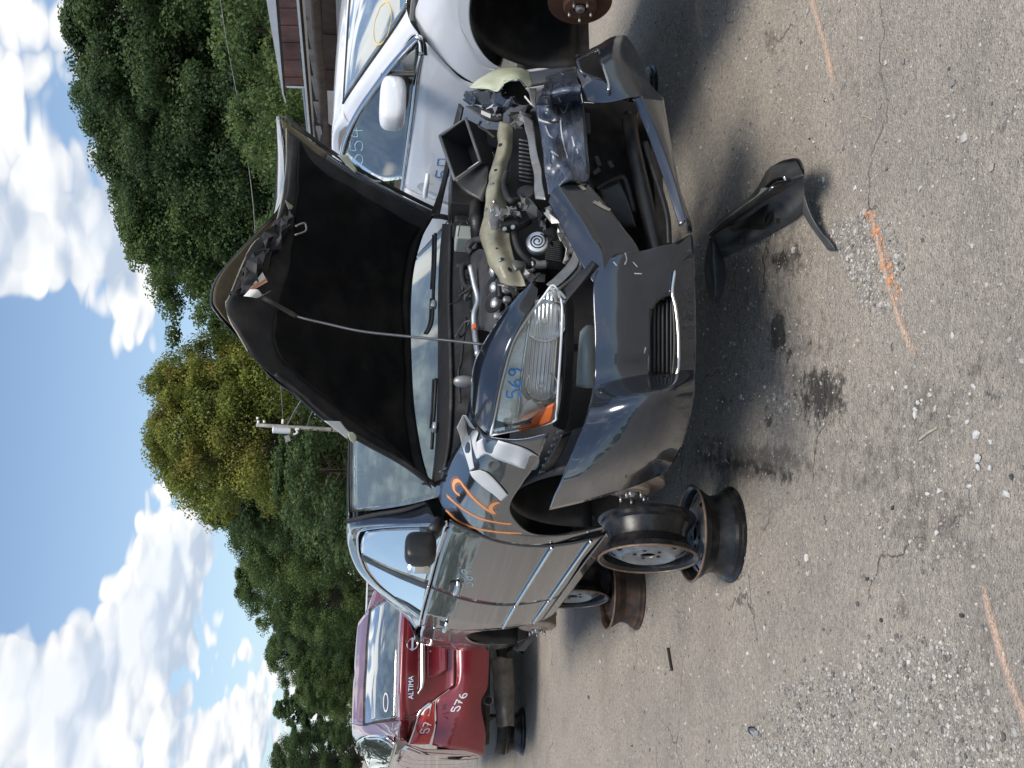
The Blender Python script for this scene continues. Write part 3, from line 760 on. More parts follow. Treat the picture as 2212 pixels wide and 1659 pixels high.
def build_sides(sg):
    P = {}
    # front fender: columns fan round the wheel arch
    fen = [[(.42, 1.315), (.44, 1.25), (.497, 1.06), (.517, .80), (.475, .44)], [(.36, 1.322), (.36, 1.25), (.40, 1.08), (.41, .80), (.37, .455)],
           [(.28, 1.322), (.28, 1.24), (.34, 1.09), (.388, .90), (.392, .70)], [(.18, 1.315), (.18, 1.23), (.24, 1.10), (.32, .98), (.373, .868)], [(.08, 1.30), (.08, 1.22), (.12, 1.12), (.18, 1.04), (.24, .968)],
           [(-.05, 1.29), (-.05, 1.21), (-.03, 1.13), (.02, 1.07), (.06, 1.022)], [(-.20, 1.278), (-.20, 1.20), (-.20, 1.12), (-.20, 1.06), (-.20, 1.005)], [(-.36, 1.266), (-.36, 1.19), (-.37, 1.11), (-.38, 1.05), (-.39, .985)]]
    def fx(y, z):   # fender top rolls inwards to the hood gutter
        w = hw(y, z)
        if z > 1.16: w = hw(y, 1.16)-((z-1.16)/.15)**1.7*.155
        return w
    cols = []
    for c in fen: cols.append([Vector((sg*fx(y, z), y, z)) for y, z in c])
    end = [Vector((sg*.665, -.50, 1.252)), Vector((sg*.795, -.525, 1.215)), Vector((sg*.838, -.56, 1.180)), Vector((sg*.868, -.62, 1.08)), Vector((sg*.872, -.70, .985))]
    cols.append(end)
    if sg < 0:
        P['fender'] = patch('front_fender', cols, 24, 60, 'dark_paint', DR, .004)
    P['front_door'] = side_patch('front_door', [[(.385, 1.248), (.75, 1.252), (1.15, 1.252), (1.556, 1.25)], [(.46, 1.13), (.8, 1.14), (1.2, 1.14), (1.625, 1.14)], [(.522, 1.0), (.85, 1.0), (1.25, 1.0), (1.67, 1.0)], [(.530, .80), (.9, .80), (1.3, .80), (1.694, .82)], [(.492, .60), (.85, .60), (1.25, .6), (1.655, .62)], [(.478, .52), (.85, .535), (1.25, .525), (1.64, .52)]], 30, 30, sg)
    P['rear_door'] = side_patch('rear_door', [[(1.566, 1.25), (1.9, 1.252), (2.3, 1.25), (2.60, 1.245)], [(1.635, 1.14), (2.0, 1.14), (2.3, 1.14), (2.60, 1.13)], [(1.68, 1.0), (2.0, 1.0), (2.25, 1.0), (2.52, 1.0)], [(1.704, .82), (1.95, .82), (2.15, .82), (2.37, .82)], [(1.665, .62), (1.9, .62), (2.1, .62), (2.32, .64)], [(1.65, .52), (1.9, .52), (2.1, .52), (2.30, .52)]], 26, 30, sg)
    arch = [(2.33, .62), (2.36, .74), (2.43, .84), (2.54, .91), (2.68, .935), (2.82, .91), (2.93, .84), (3.0, .72), (3.02, .58)]
    top = [(2.61, 1.245), (2.62, 1.24), (2.70, 1.235), (2.80, 1.235), (2.92, 1.23), (3.1, 1.22), (3.3, 1.21), (3.5, 1.19), (3.66, 1.16)]
    P['quarter'] = side_patch('rear_quarter', [top, [((a[0]*2+b[0])/3-.02*(i < 3), (a[1]*2+b[1])/3) for i, (a, b) in enumerate(zip(top, arch))], [((a[0]+2*b[0])/3, (a[1]+2*b[1])/3) for a, b in zip(top, arch)], arch], 36, 20, sg)
    P['tail'] = side_patch('rear_bumper_side', [[(3.66, 1.16), (3.72, .95), (3.72, .75), (3.66, .52)], [(3.35, 1.05), (3.40, .92), (3.40, .75), (3.35, .50)], [(3.1, .95), (3.12, .85), (3.10, .72), (3.05, .50)]], 16, 14, sg)
    P['rocker'] = side_patch('rocker', [[(.385, .512), (1.0, .517), (1.7, .512), (2.31, .512)], [(.38, .48), (1.0, .48), (1.7, .48), (2.32, .48)], [(.385, .45), (1.0, .445), (1.7, .445), (2.30, .455)]], 30, 8, sg)
    PANEL[sg] = P
sides(build_sides)
PL = PANEL[-1]
# top front strip of the near fender, bulging over the headlight
def KX(p, x): return D.X(p, x)
gut = [Vector((-.665, -.50, 1.252)), KX(c2(330, 1100), -.625), KX(c2(400, 930), -.585), KX(c2(590, 640), -.50), KX(c2(760, 460), -.42), KX(c2(838, 370), -.365)]
hlt = [Vector((-.838, -.56, 1.182)), KX(c2(540, 1230), -.755), KX(c2(635, 900), -.655), KX(c2(750, 700), -.56), KX(c2(820, 590), -.485), KX(c2(842, 480), -.43)]
midr = [(a*.5+b*.5)+Vector((-.012, -.012, .022)) for a, b in zip(gut, hlt)]
fs2 = patch('fender_nose', [gut, midr, hlt], 40, 12, 'dark_paint', DR, .004)
# door furniture
def strip(name, pts, r, m, parent, out=.012):
    return tube(name, [S(y, z, -1, out) for y, z in pts], r, m, parent, 8, 30)
strip('chrome_moulding', [(.535, .757), (1.1, .761), (1.685, .764)], .0085, 'chrome', PL['front_door'])
strip('chrome_moulding', [(1.70, .764), (2.0, .762), (2.29, .757)], .0085, 'chrome', PL['rear_door'])
strip('sill_moulding', [(.50, .578), (1.1, .578), (1.655, .576)], .008, 'chrome', PL['front_door'])
strip('sill_moulding', [(1.67, .576), (1.9, .575), (2.27, .572)], .008, 'chrome', PL['rear_door'])
strip('belt_moulding', [(.42, 1.262), (1.0, 1.266), (1.55, 1.266)], .008, 'chrome', PL['front_door'], .004)
strip('belt_moulding', [(1.57, 1.266), (2.1, 1.266), (2.62, 1.255)], .008, 'chrome', PL['rear_door'], .004)
def handle(y, z, parent):
    h = tube('handle', [S(y-.085, z, -1, .004), S(y-.07, z+.002, -1, .035), S(y, z+.004, -1, .045), S(y+.07, z+.002, -1, .035), S(y+.085, z, -1, .004)], [.010, .013, .015, .013, .010], 'chrome', parent, 10, 20)
    h.data.transform(Matrix.Identity(4))
    M = axis_m(S(y, z, -1, .003), (-1, 0, 0), (0, 1, 0))
    lathe('handle_recess', [(.062, .0), (.05, .001), (.001, .0015)], 'black_plastic', h, 24, M @ Matrix.Diagonal((1.2, .62, 1, 1)))
handle(1.40, 1.125, PL['front_door']); handle(2.38, 1.105, PL['rear_door'])
# greenhouse
def G(lst): return [onside(c3(a, b)) for a, b in lst]
fg = patch('front_side_window', [G([(692, 590), (662, 680), (630, 770), (603, 858)]), G([(560, 585), (500, 660), (462, 740), (452, 800)]), G([(400, 592), (368, 650), (352, 700), (348, 755)]), G([(296, 606), (278, 640), (272, 680), (276, 716)])], 16, 16, 'car_glass', DR, .004)
rg_ = patch('rear_side_window', [G([(600, 882), (590, 922), (578, 965), (568, 1000)]), G([(450, 820), (460, 872), (480, 920), (528, 980)]), G([(282, 738), (306, 795), (366, 865), (452, 932)])], 16, 16, 'car_glass', DR, .004)
qg = patch('quarter_window', [G([(566, 1012), (563, 1022), (560, 1034)]), G([(520, 985), (528, 1000), (535, 1016)]), G([(462, 940), (480, 962), (500, 985)])], 8, 8, 'car_glass', DR, .004)
patch('b_pillar', [G([(604, 856), (601, 886)]), G([(452, 798), (450, 824)]), G([(348, 752), (347, 775)]), G([(274, 712), (280, 742)])], 6, 16, 'black_plastic', DR, .012)
patch('window_divider', [G([(572, 996), (564, 1018)]), G([(500, 950), (500, 968)]), G([(440, 922), (450, 940)])], 4, 12, 'black_plastic', DR, .01)
apl = G([(690, 572), (560, 573), (400, 580), (290, 594), (262, 612), (256, 650), (264, 718), (296, 796), (356, 868), (446, 938), (545, 1012), (566, 1040)])
tube('window_moulding', apl, .009, 'chrome', DR, 8, 60)
# a-pillar, roof rail and c-pillar as one rail of body colour
hdr = [D.Y(c3(595, 470), .62), D.Y(c3(500, 505), .78), D.Y(c3(380, 525), .93), D.Y(c3(270, 548), 1.07), D.Y(c3(215, 560), 1.15), Vector((-.585, 1.45, 1.722)), Vector((-.58, 1.8, 1.722)), Vector((-.575, 2.25, 1.675)), Vector((-.57, 2.6, 1.60)), Vector((-.60, 2.95, 1.47)), Vector((-.64, 3.25, 1.33)), Vector((-.70, 3.45, 1.235))]
apl2 = [onside(c3(a, b)) for a, b in [(690, 578), (560, 575), (400, 580), (290, 594), (262, 612), (256, 650), (264, 718), (296, 796), (356, 868), (446, 938), (545, 1015), (566, 1050)]]
midp = [(a+b)*.5+Vector((-.014, -.008, .014)) for a, b in zip(hdr, apl2)]
patch('roof_rail', [hdr, midp, apl2], 60, 10, 'dark_paint', DR, .004)
hdr_m = [Vector((-p.x, p.y, p.z)) for p in hdr]; apl_m = [Vector((-p.x, p.y, p.z)) for p in apl2]; mid_m = [Vector((-p.x, p.y, p.z)) for p in midp]
patch('roof_rail', [hdr_m, mid_m, apl_m], 60, 10, 'dark_paint', DR, .004)
def glass_mirror(o, nm):
    o2 = mk(nm, [Vector((-v.co.x, v.co.y, v.co.z)) for v in o.data.vertices], [tuple(p.vertices) for p in o.data.polygons], 'car_glass', DR, True, .004, off=0)
for o, nm in ((fg, 'front_side_window'), (rg_, 'rear_side_window'), (qg, 'quarter_window')): glass_mirror(o, nm)
def crown(pL, k, n=9):
    return [Vector((pL.x*(1-2*i/(n-1)), pL.y-(k*.35)*(1-(1-2*i/(n-1))**2), pL.z+k*(1-(1-2*i/(n-1))**2))) for i in range(n)]
patch('roof_panel', [crown(hdr[i], .030) for i in (4, 5, 6, 7, 8)], 24, 24, 'dark_paint', DR, .004)
patch('rear_window', [crown(hdr[i], .030) for i in (8, 9, 10)], 20, 12, 'car_glass', DR, .004)
patch('trunk_lid', [crown(Vector((-.68, 3.25, 1.30)), .02), crown(Vector((-.74, 3.45, 1.24)), .02), crown(Vector((-.74, 3.65, 1.22)), .02), crown(Vector((-.72, 3.73, 1.05)), 0), crown(Vector((-.72, 3.75, .85)), 0)], 20, 24, 'dark_paint', DR, .004)
patch('rear_bumper', [crown(Vector((-.74, 3.74, .85)), 0), crown(Vector((-.76, 3.80, .65)), 0), crown(Vector((-.72, 3.72, .48)), 0)], 16, 10, 'dark_paint', DR, .004)
# windshield, curved in plan
def wsrow(x0, y0, z0, bow, up, n=9):
    return [Vector((x0*(1-2*i/(n-1)), y0-bow*(1-(1-2*i/(n-1))**2), z0+up*(1-(1-2*i/(n-1))**2))) for i in range(n)]
wsh = patch('windshield', [wsrow(-.735, .43, 1.300, .16, -.005), wsrow(-.70, .66, 1.43, .13, .01), wsrow(-.645, .92, 1.58, .11, .02), wsrow(-.585, 1.15, 1.700, .08, .028)], 30, 24, 'windshield_glass', DR, .005)
tube('windshield_seal', [D.Y(c3(590, 462), .60), D.Y(c3(480, 500), .775), D.Y(c3(350, 522), .945), D.Y(c3(250, 545), 1.08), D.Y(c3(207, 556), 1.14)], .012, 'rubber', DR, 8, 24)
tube('header_seal', wsrow(-.585, 1.15, 1.702, .08, .028), .007, 'rubber', DR, 8, 24)
# mirror housing on the near front door
def mirror(car, parent, pts_c, m, scale=1.0):
    return None
msail = patch('mirror_sail', [G([(690, 590), (640, 640)]), G([(560, 578), (560, 610)])], 6, 6, 'black_plastic', DR, .02)
mc = D.X(c3(560, 690), -1.0)
def shell(name, c, rx, ry, rz, m, parent, e=.5, rot=0.0, n=20, k=14):
    vs = []
    def pw(v, p): return math.copysign(abs(v)**p, v)
    M = Matrix.Rotation(rot, 3, 'Z')
    for i in range(k):
        th = math.pi*(i/(k-1)-.5)
        for j in range(n):
            ph = 2*math.pi*j/n
            vs.append(Vector(c)+M @ Vector((rx*pw(math.cos(th), e)*pw(math.cos(ph), e), ry*pw(math.cos(th), e)*pw(math.sin(ph), e), rz*pw(math.sin(th), e))))
    return mk(name, vs, gfaces(k, n, True), m, parent, True)
mh = shell('side_mirror', mc, .072, .055, .070, 'black_plastic', DR, .55, R(14))
tube('mirror_arm', [mc+Vector((.08, .01, -.05)), mc+Vector((.14, .03, -.085))], .03, 'black_plastic', mh, 10)
patch('mirror_glass', [[mc+Vector((-.09, .074, .05)), mc+Vector((.09, .10, .05))], [mc+Vector((-.09, .074, -.05)), mc+Vector((.09, .10, -.05))]], 4, 4, 'chrome', mh, .004)
# dark shell inside the body: floor, firewall, seats, wheel wells
box('floor_pan', (-.80, .35, .42), (.80, 3.6, .47), 'underbody', DR)
box('firewall', (-.72, .40, .55), (.72, .44, 1.24), 'black_matt', DR)
patch('dashboard', [[Vector((-.7, .55, 1.25)), Vector((0, .50, 1.27)), Vector((.7, .55, 1.25))], [Vector((-.7, 1.0, 1.22)), Vector((0, .98, 1.24)), Vector((.7, 1.0, 1.22))], [Vector((-.7, 1.08, 1.0)), Vector((0, 1.06, 1.0)), Vector((.7, 1.08, 1.0))]], 12, 10, 'grey_plastic', DR, .01)
for sx in (-.38, .38):
    for yy in (1.55, 2.45):
        s = shell('seat', (sx, yy, .80), .24, .25, .14, 'seat_cloth', DR, .6)
        shell('backrest', (sx, yy+.30, 1.12), .23, .08, .36, 'seat_cloth', s, .6)
        shell('headrest', (sx, yy+.33, 1.50), .13, .05, .09, 'seat_cloth', s, .6)
tube('steering_wheel', [Vector((.38+.18*math.cos(a), 1.18+.05*math.sin(a), 1.18+.16*math.sin(a))) for a in np.linspace(0, 6.2832, 25)], .014, 'black_plastic', DR, 8)
def well(name, cy, cz, r, x0, x1, parent, a0=-10, a1=190):
    rows = []
    for x in np.linspace(x0, x1, 5): rows.append([Vector((x, cy+r*math.cos(R(a)), cz+r*math.sin(R(a)))) for a in np.linspace(a0, a1, 9)])
    return patch(name, rows, 24, 10, 'black_plastic', parent, .004)
wl = well('wheel_liner', 0.0, .665, .36, -.875, -.42, DR); well('wheel_liner', 2.68, .62, .335, -.87, -.40, DR)
box('inner_wall', (-.45, -.6, .55), (-.42, .40, 1.08), 'black_matt', DR); box('inner_wall', (-.43, 2.3, .48), (-.40, 3.1, 1.0), 'black_matt', DR)
# mud flap edge of the liner with its push pins
patch('splash_guard', [[Vector((-.865, .365, .80)), Vector((-.60, .375, .80))], [Vector((-.86, .37, .60)), Vector((-.60, .38, .60))], [Vector((-.845, .36, .44)), Vector((-.60, .37, .44))], [Vector((-.835, .33, .405)), Vector((-.62, .34, .405))]], 8, 14, 'black_plastic', DR, .006)
for (x, z) in ((-.82, .70), (-.83, .60), (-.82, .52), (-.74, .46), (-.68, .62)):
    lathe('push_pin', [(.0, .004), (.009, .003), (.011, 0)], 'grey_plastic', DR, 10, axis_m((x, .362, z), (0, -1, 0)))
# quarter-panel tail lamp and seams are lost in reflections; rear bumper lower edge
rotor('brake_rotor', DR, (-.80, -.01, .505), (-1, 0, 0), .140)
rotor('brake_drum', DR, (-.80, 2.70, .475), (-1, 0, 0), .128, 'rotor_metal', .07, 5, True)
rotor('brake_rotor', DR, (.80, -.01, .505), (1, 0, 0), .140)
tube('axle_strut', [Vector((-.70, 0, .505)), Vector((-.45, .02, .56))], .035, 'underbody', DR, 10); tube('rear_axle', [Vector((-.72, 2.7, .475)), Vector((.72, 2.7, .475))], .04, 'underbody', DR, 10)
tube('axle_strut', [Vector((.70, 0, .505)), Vector((.45, .02, .56))], .035, 'underbody', DR, 10)

# ---------------------------------------------------------------- hood, propped open
HQ = Vector((0, .30, 1.335)); HN = Vector((0, .96, .60)).normalized()      # hood plane through the hinges
def HP(p, o=0.0): return D.pl(p, HQ+HN*o, HN)
def HR(lst, o=0.0): return [HP(c6(a, b), o if not isinstance(o, list) else o[i]) for i, (a, b) in enumerate(lst)]
hood_rows = [
 HR([(985, 1580), (945, 1440), (915, 1250), (903, 1050), (900, 850), (912, 690), (945, 560), (975, 500), (1004, 452)], .02),
 HR([(868, 1490), (838, 1330), (808, 1150), (790, 960), (780, 780), (785, 640), (810, 530), (835, 460), (868, 388)], .04),
 HR([(688, 1390), (655, 1240), (622, 1080), (598, 900), (588, 740), (590, 600), (625, 460), (655, 380), (698, 298)], .05),
 HR([(543, 1300), (506, 1160), (466, 1020), (438, 860), (428, 700), (440, 560), (490, 380), (520, 290), (556, 208)], .05),
 HR([(428, 1200), (386, 1080), (344, 970), (296, 860), (288, 720), (350, 540), (410, 350), (430, 230), (450, 128)], [.05, .05, .06, .08, .09, .07, .05, .04, .03]),
 HR([(330, 1128), (288, 1030), (228, 940), (178, 850), (196, 720), (310, 545), (388, 360), (398, 210), (396, 90)], [.05, .06, .07, .10, .11, .09, .06, .04, .02]),
 HR([(205, 975), (150, 915), (108, 868), (80, 808), (118, 700), (270, 530), (384, 400), (386, 210), (362, 62)], [.05, .06, .08, .10, .11, .09, .06, .05, .02])]
hood = patch('hood', hood_rows, 72, 64, 'dark_paint', DR, .003, off=-1)
def inset(rows, k, o):
    """pull a control grid in towards its middle and towards the underside"""
    c = sum((p for r in rows for p in r), Vector())/sum(len(r) for r in rows)
    return [[c+(p-c)*k-HN*o for p in r] for r in rows]
simple('bronze_skin', (.17, .135, .085), .45, .35, .35, 7, dirt=(.02, .018, .015), dirt_amt=.8, dscale=5)
simple('hood_inner', (.011, .011, .012), .72, .0, .35, 6, dirt=(.10, .085, .065), dirt_amt=.25)
us = [[p-HN*.010 for p in r] for r in inset(hood_rows, .985, 0)]
patch('skin_underside', us[3:], 60, 30, 'bronze_skin', hood, .002)
fr_rows = [
 HR([(972, 1560), (935, 1430), (908, 1250), (898, 1050), (895, 850), (905, 690), (935, 575), (965, 510), (990, 470)], -.035),
 HR([(850, 1470), (830, 1320), (800, 1150), (785, 960), (775, 780), (780, 640), (805, 540), (830, 470), (858, 405)], -.030),
 HR([(665, 1370), (645, 1235), (615, 1080), (595, 900), (585, 740), (590, 600), (620, 470), (648, 395), (685, 318)], -.03),
 HR([(520, 1280), (495, 1160), (460, 1020), (430, 860), (422, 700), (440, 560), (485, 390), (512, 305), (540, 228)], -.03),
 HR([(400, 1170), (372, 1080), (330, 980), (290, 880), (300, 720), (350, 560), (405, 370), (425, 245), (438, 150)], -.03),
 HR([(290, 1075), (255, 1010), (205, 930), (165, 862), (205, 750), (300, 590), (382, 420), (400, 260), (405, 130)], [-.03, -.03, -.02, -.01, -.02, -.04, -.02, -.02, -.02]),
 HR([(235, 1020), (195, 950), (160, 890), (146, 822), (160, 795), (250, 590), (345, 505), (388, 300), (392, 110)], [-.02, -.01, .0, .01, .0, -.03, -.01, -.01, -.01])]
hi = patch('hood_frame', fr_rows, 72, 64, 'hood_inner', hood, .004, jit=.006)
tube('frame_edge', fr_rows[6], .004, 'tan_primer', hi, 6, 60)
felt = [[p-HN*.016 for p in r[:]] for r in [
 HR([(905, 1500), (885, 1400), (868, 1250), (862, 1050), (862, 850), (865, 700), (885, 600), (905, 560), (930, 520)], -.03),
 HR([(780, 1385), (760, 1300), (740, 1150), (725, 960), (720, 780), (730, 640), (755, 550), (775, 500), (800, 450)], -.03),
 HR([(640, 1290), (620, 1200), (590, 1070), (570, 900), (565, 740), (570, 600), (595, 490), (620, 420), (650, 360)], -.03),
 HR([(500, 1180), (480, 1110), (455, 1000), (435, 870), (430, 720), (440, 590), (470, 430), (490, 340), (510, 270)], -.03),
 HR([(360, 1050), (345, 1010), (335, 950), (345, 860), (385, 740), (412, 610), (425, 420), (430, 270), (436, 165)], -.03)]]
patch('hood_liner', felt, 60, 48, 'liner_felt', hi, .008, jit=.010)
# crumpled front fold of the inner panel
fold = [HR([(165, 800), (215, 790), (300, 700), (400, 545), (420, 470)], -.05), HR([(195, 770), (260, 700), (330, 600), (385, 520), (408, 455)], [-.01, -.09, -.06, -.10, -.05]), HR([(205, 720), (235, 650), (290, 560), (345, 500), (385, 440)], -.02)]
crumple('crushed_fold', fold, 15, 9, 'hood_inner', hi, .022)
# smooth lip that catches the sky along the right front edge
lip0 = HR([(364, 60), (374, 130), (384, 210), (388, 300), (386, 370), (366, 455)], [.02, .02, .03, .03, .03, .03]); lip1 = HR([(356, 62), (352, 130), (349, 210), (346, 300), (344, 380), (342, 462)], [.12, .28, .42, .46, .40, .16])
patch('bent_lip', [lip0, [(a+b)*.5+Vector((0, 0, .01)) for a, b in zip(lip0, lip1)], lip1], 40, 12, 'dark_paint', hood, .003)
tube('edge_seal', [p-HN*.03 for p in HR([(985, 1575), (870, 1488), (690, 1388), (545, 1298), (430, 1198), (330, 1122)], 0)], .010, 'rubber', hi, 8, 40)
tube('edge_seal', [p-HN*.03 for p in HR([(1000, 458), (868, 394), (700, 305), (560, 216), (452, 138), (372, 72)], 0)], .010, 'rubber', hi, 8, 40)
tube('latch_loop', HR([(428, 510), (460, 497), (470, 505), (468, 530), (425, 545)], -.09), .005, 'steel', hi, 8, 20)
for (a, b, w) in ((245, 765, 1),):
    pass
lab = [HP(h2(480, 690), -.085), HP(h2(645, 475), -.085), HP(h2(700, 580), -.085), HP(h2(560, 660), -.085)]
l1 = prism('caution_label', lab, -HN*.001, 'label_white', hi)
prism('label_band', [HP(h2(510, 655), -.0875), HP(h2(685, 540), -.0875), HP(h2(697, 562), -.0875), HP(h2(535, 668), -.0875)], -HN*.0006, 'label_orange', l1)
patch('torn_label', [[HP(h2(440, 735), -.09), HP(h2(510, 660), -.10)], [HP(h2(520, 745), -.11), HP(h2(600, 665), -.12)], [HP(h2(590, 755), -.10), HP(h2(650, 720), -.11)], [HP(h2(690, 712), -.095), HP(h2(738, 675), -.10)]], 8, 12, 'label_white', hi, .0008)
# tape scraps on the hood edges
def scrap(pts, m='tape', off=-.05, nm='tape_scrap', parent=None, sol=.001):
    rows = [[HP(c6(*q), off) for q in r] for r in pts]
    return patch(nm, rows, 8, 8, m, parent or hood, sol)
scrap([[(545, 1303), (612, 1305)], [(600, 1345), (640, 1342)], [(640, 1378), (655, 1350)]], 'tape', -.055)
scrap([[(642, 1355), (660, 1348)], [(650, 1380), (674, 1360)], [(668, 1396), (678, 1375)]], 'pale_plastic', -.065)
scrap([[(600, 218), (640, 218)], [(640, 262), (660, 248)], [(672, 292), (682, 284)]], 'pale_plastic', -.05)
scrap([[(706, 296), (716, 300)], [(745, 318), (750, 326)], [(776, 322), (780, 330)]], 'pale_plastic', -.05)
scrap([[(386, 402), (400, 440)], [(420, 428), (412, 440)]], 'tan_primer', -.05)
simple('rod_metal', (.06, .062, .065), .45, .3, .2)
# prop rod
rod = [HP(c6(292, 800), -.10), HP(c6(340, 825), -.12), D.Y(c6(430, 875), -.22), D.Y(c6(560, 908), -.30), D.Y(c6(700, 938), -.38), D.Y(c6(880, 958), -.50), D.Y(c6(1050, 975), -.60), D.Y(c6(1200, 992), -.68)]
pr = tube('prop_rod', rod, .0055, 'rod_metal', DR, 8, 50)
tube('rod_grip', rod[:3], .0105, 'rubber', pr, 8, 20)
# hinge arms
for sx, pc in ((-1, c6(1000, 1555)), (1, c6(1030, 470))):
    a = D.Y(pc, .30); tube('hood_hinge', [a+Vector((0, 0, .06)), a, a+Vector((0, .02, -.10)), a+Vector((0, -.12, -.14))], .014, 'black_plastic', DR, 8, 14)

# ---------------------------------------------------------------- front bumper cover and crushed nose
def SB(p, k=1.0, dz=0.0):
    def f(q):
        y = min(q.y, 0.0) if q.y < 0 else 0.0
        return (abs(q.x)/(.965*k))**3.2+(abs(y)/(1.03*k))**3.2-1
    return D.surf(p, f, 2.0, 7.5, 90)
def B2(lst, k=1.0): return [SB(c2(a, b), k if not isinstance(k, list) else k[i]) for i, (a, b) in enumerate(lst)]
def B1(lst, k=1.0): return [SB(c1(a, b), k if not isinstance(k, list) else k[i]) for i, (a, b) in enumerate(lst)]
def B3(lst, k=1.0): return [SB(c3(a, b), k if not isinstance(k, list) else k[i]) for i, (a, b) in enumerate(lst)]
def X3(lst, xs): return [D.X(c3(a, b), x) for (a, b), x in zip(lst, xs)]
bcols = [X3([(1180, 500), (1330, 465), (1480, 425), (1620, 375), (1760, 312)], [-.985, -.985, -.975, -.955, -.91]),
         X3([(1250, 330), (1400, 285), (1560, 235), (1710, 195), (1832, 165)], [-.975, -.985, -.978, -.952, -.895]),
         X3([(1360, 60), (1500, 20), (1640, -20), (1770, -45), (1882, -52)], [-.885, -.892, -.878, -.850, -.80]),
         B2([(1284, 1180), (1480, 1170), (1700, 1150), (1900, 1130), (2087, 1100)], [1.0, 1.02, 1.015, 1.0, .965]),
         B2([(1288, 900), (1480, 900), (1700, 900), (1900, 900), (2090, 900)], [1.0, 1.02, 1.015, 1.0, .965]),
         B2([(1285, 440), (1470, 440), (1690, 440), (1900, 440), (2086, 480)], [1.0, 1.02, 1.015, 1.0, .965]),
         B2([(1400, 225), (1520, 215), (1655, 205), (1850, 165), (2075, 200)], [.99, 1.01, 1.0, 1.0, .965]),
         B2([(1640, 190), (1700, 180), (1760, 170), (1890, 128), (2060, 40)], [.985, .99, .99, .99, .96])]
bump_l = patch('bumper_cover', bcols, 48, 90, 'dark_paint', DR, .004, jit=.002)
FOG = [c2(*q) for q in [(1735, 640), (1800, 560), (1895, 525), (1915, 620), (1925, 900), (1910, 1140), (1870, 1165), (1735, 1160), (1722, 1000), (1720, 780)]]
drop_faces(bump_l, lambda p: poly2(photo_xy(D, p), FOG))
def fogring(poly, k, m, parent, r=.007): return tube('fog_frame', [SB(q, k) for q in poly+[poly[0]]], r, m, parent, 8, 60)
fr_ = fogring(FOG, 1.005, 'black_plastic', bump_l)
patch('fog_backing', [[SB(c2(1725, b), .955) for b in (560, 760, 960, 1170)], [SB(c2(1930, b), .955) for b in (500, 760, 960, 1170)]], 14, 8, 'black_plastic', bump_l, .004)
for a in (1762, 1795, 1830, 1865, 1897): tube('fog_slat', [SB(c2(a, b), .985) for b in ((600 if a < 1850 else 560), 800, 1000, 1155)], .0065, 'black_plastic', bump_l, 6, 20)
tube('fog_trim', [SB(c2(*q), 1.008) for q in [(1925, 335), (1905, 500), (1930, 620), (1950, 800), (1955, 1000), (1950, 1120), (1925, 1170)]], .006, 'chrome', bump_l, 8, 40)
# grey lip bar under the grille mouth and the valance below it
patch('bumper_lip', [B1([(1592, 585), (1720, 890), (1850, 1250), (1960, 1590)], [.985, 1.0, 1.0, .99]), B1([(1615, 570), (1755, 880), (1890, 1240), (1985, 1580)], [1.0, 1.01, 1.01, 1.0]), B1([(1648, 560), (1790, 870), (1925, 1240), (2012, 1540)], [1.01, 1.02, 1.02, 1.01])], 40, 10, 'dark_paint', DR, .004)
patch('bumper_valance', [B1([(1650, 562), (1792, 872), (1927, 1242), (2012, 1545), (2020, 1640)], 1.015), B1([(1740, 565), (1850, 900), (1945, 1260), (2028, 1520), (2045, 1640)], 1.0), B1([(1832, 575), (1895, 950), (1962, 1290), (2040, 1530), (2060, 1640)], .965)], 40, 12, 'dark_paint', DR, .004)
# right-hand corner of the cover with its empty fog lamp hole
def Y1(lst, ys): return [D.Y(c1(a, b), y) for (a, b), y in zip(lst, ys)]
rc = [Y1([(1200, 612), (1310, 615), (1450, 605), (1592, 572), (1700, 575), (1832, 578)], [-.86, -.89, -.91, -.93, -.92, -.86]),
      Y1([(1165, 430), (1290, 440), (1430, 470), (1560, 470), (1650, 480), (1735, 478)], [-.84, -.88, -.91, -.92, -.90, -.84]),
      Y1([(1140, 320), (1245, 290), (1350, 250), (1450, 220), (1545, 220), (1690, 380)], [-.82, -.86, -.88, -.89, -.87, -.82]),
      Y1([(1128, 262), (1225, 205), (1335, 150), (1442, 92), (1545, 94), (1665, 300)], [-.78, -.80, -.81, -.82, -.81, -.78])]
bump_r = patch('bumper_corner', rc, 46, 44, 'dark_paint', DR, .004, jit=.004)
FOGR = [c1(*q) for q in [(1152, 275), (1205, 250), (1310, 192), (1345, 300), (1395, 455), (1330, 428), (1195, 375)]]
drop_faces(bump_r, lambda p: poly2(photo_xy(D, p), FOGR))
tube('fog_frame', [D.Y(q, -.865) for q in FOGR+[FOGR[0]]], .006, 'dark_paint', bump_r, 8, 50)
patch('fog_backing', [[D.Y(c1(1140, b), -.72) for b in (230, 320, 420)], [D.Y(c1(1410, b), -.72) for b in (200, 320, 470)]], 10, 8, 'black_matt', bump_r, .004)
tube('fog_trim', [D.Y(c1(*q), y) for q, y in [((1310, 190), -.85), ((1350, 300), -.885), ((1395, 440), -.915), ((1400, 515), -.925)]], .006, 'chrome', bump_r, 8, 20)
simple('scuff_grey', (.20, .185, .15), .7, var=.4, vscale=30)
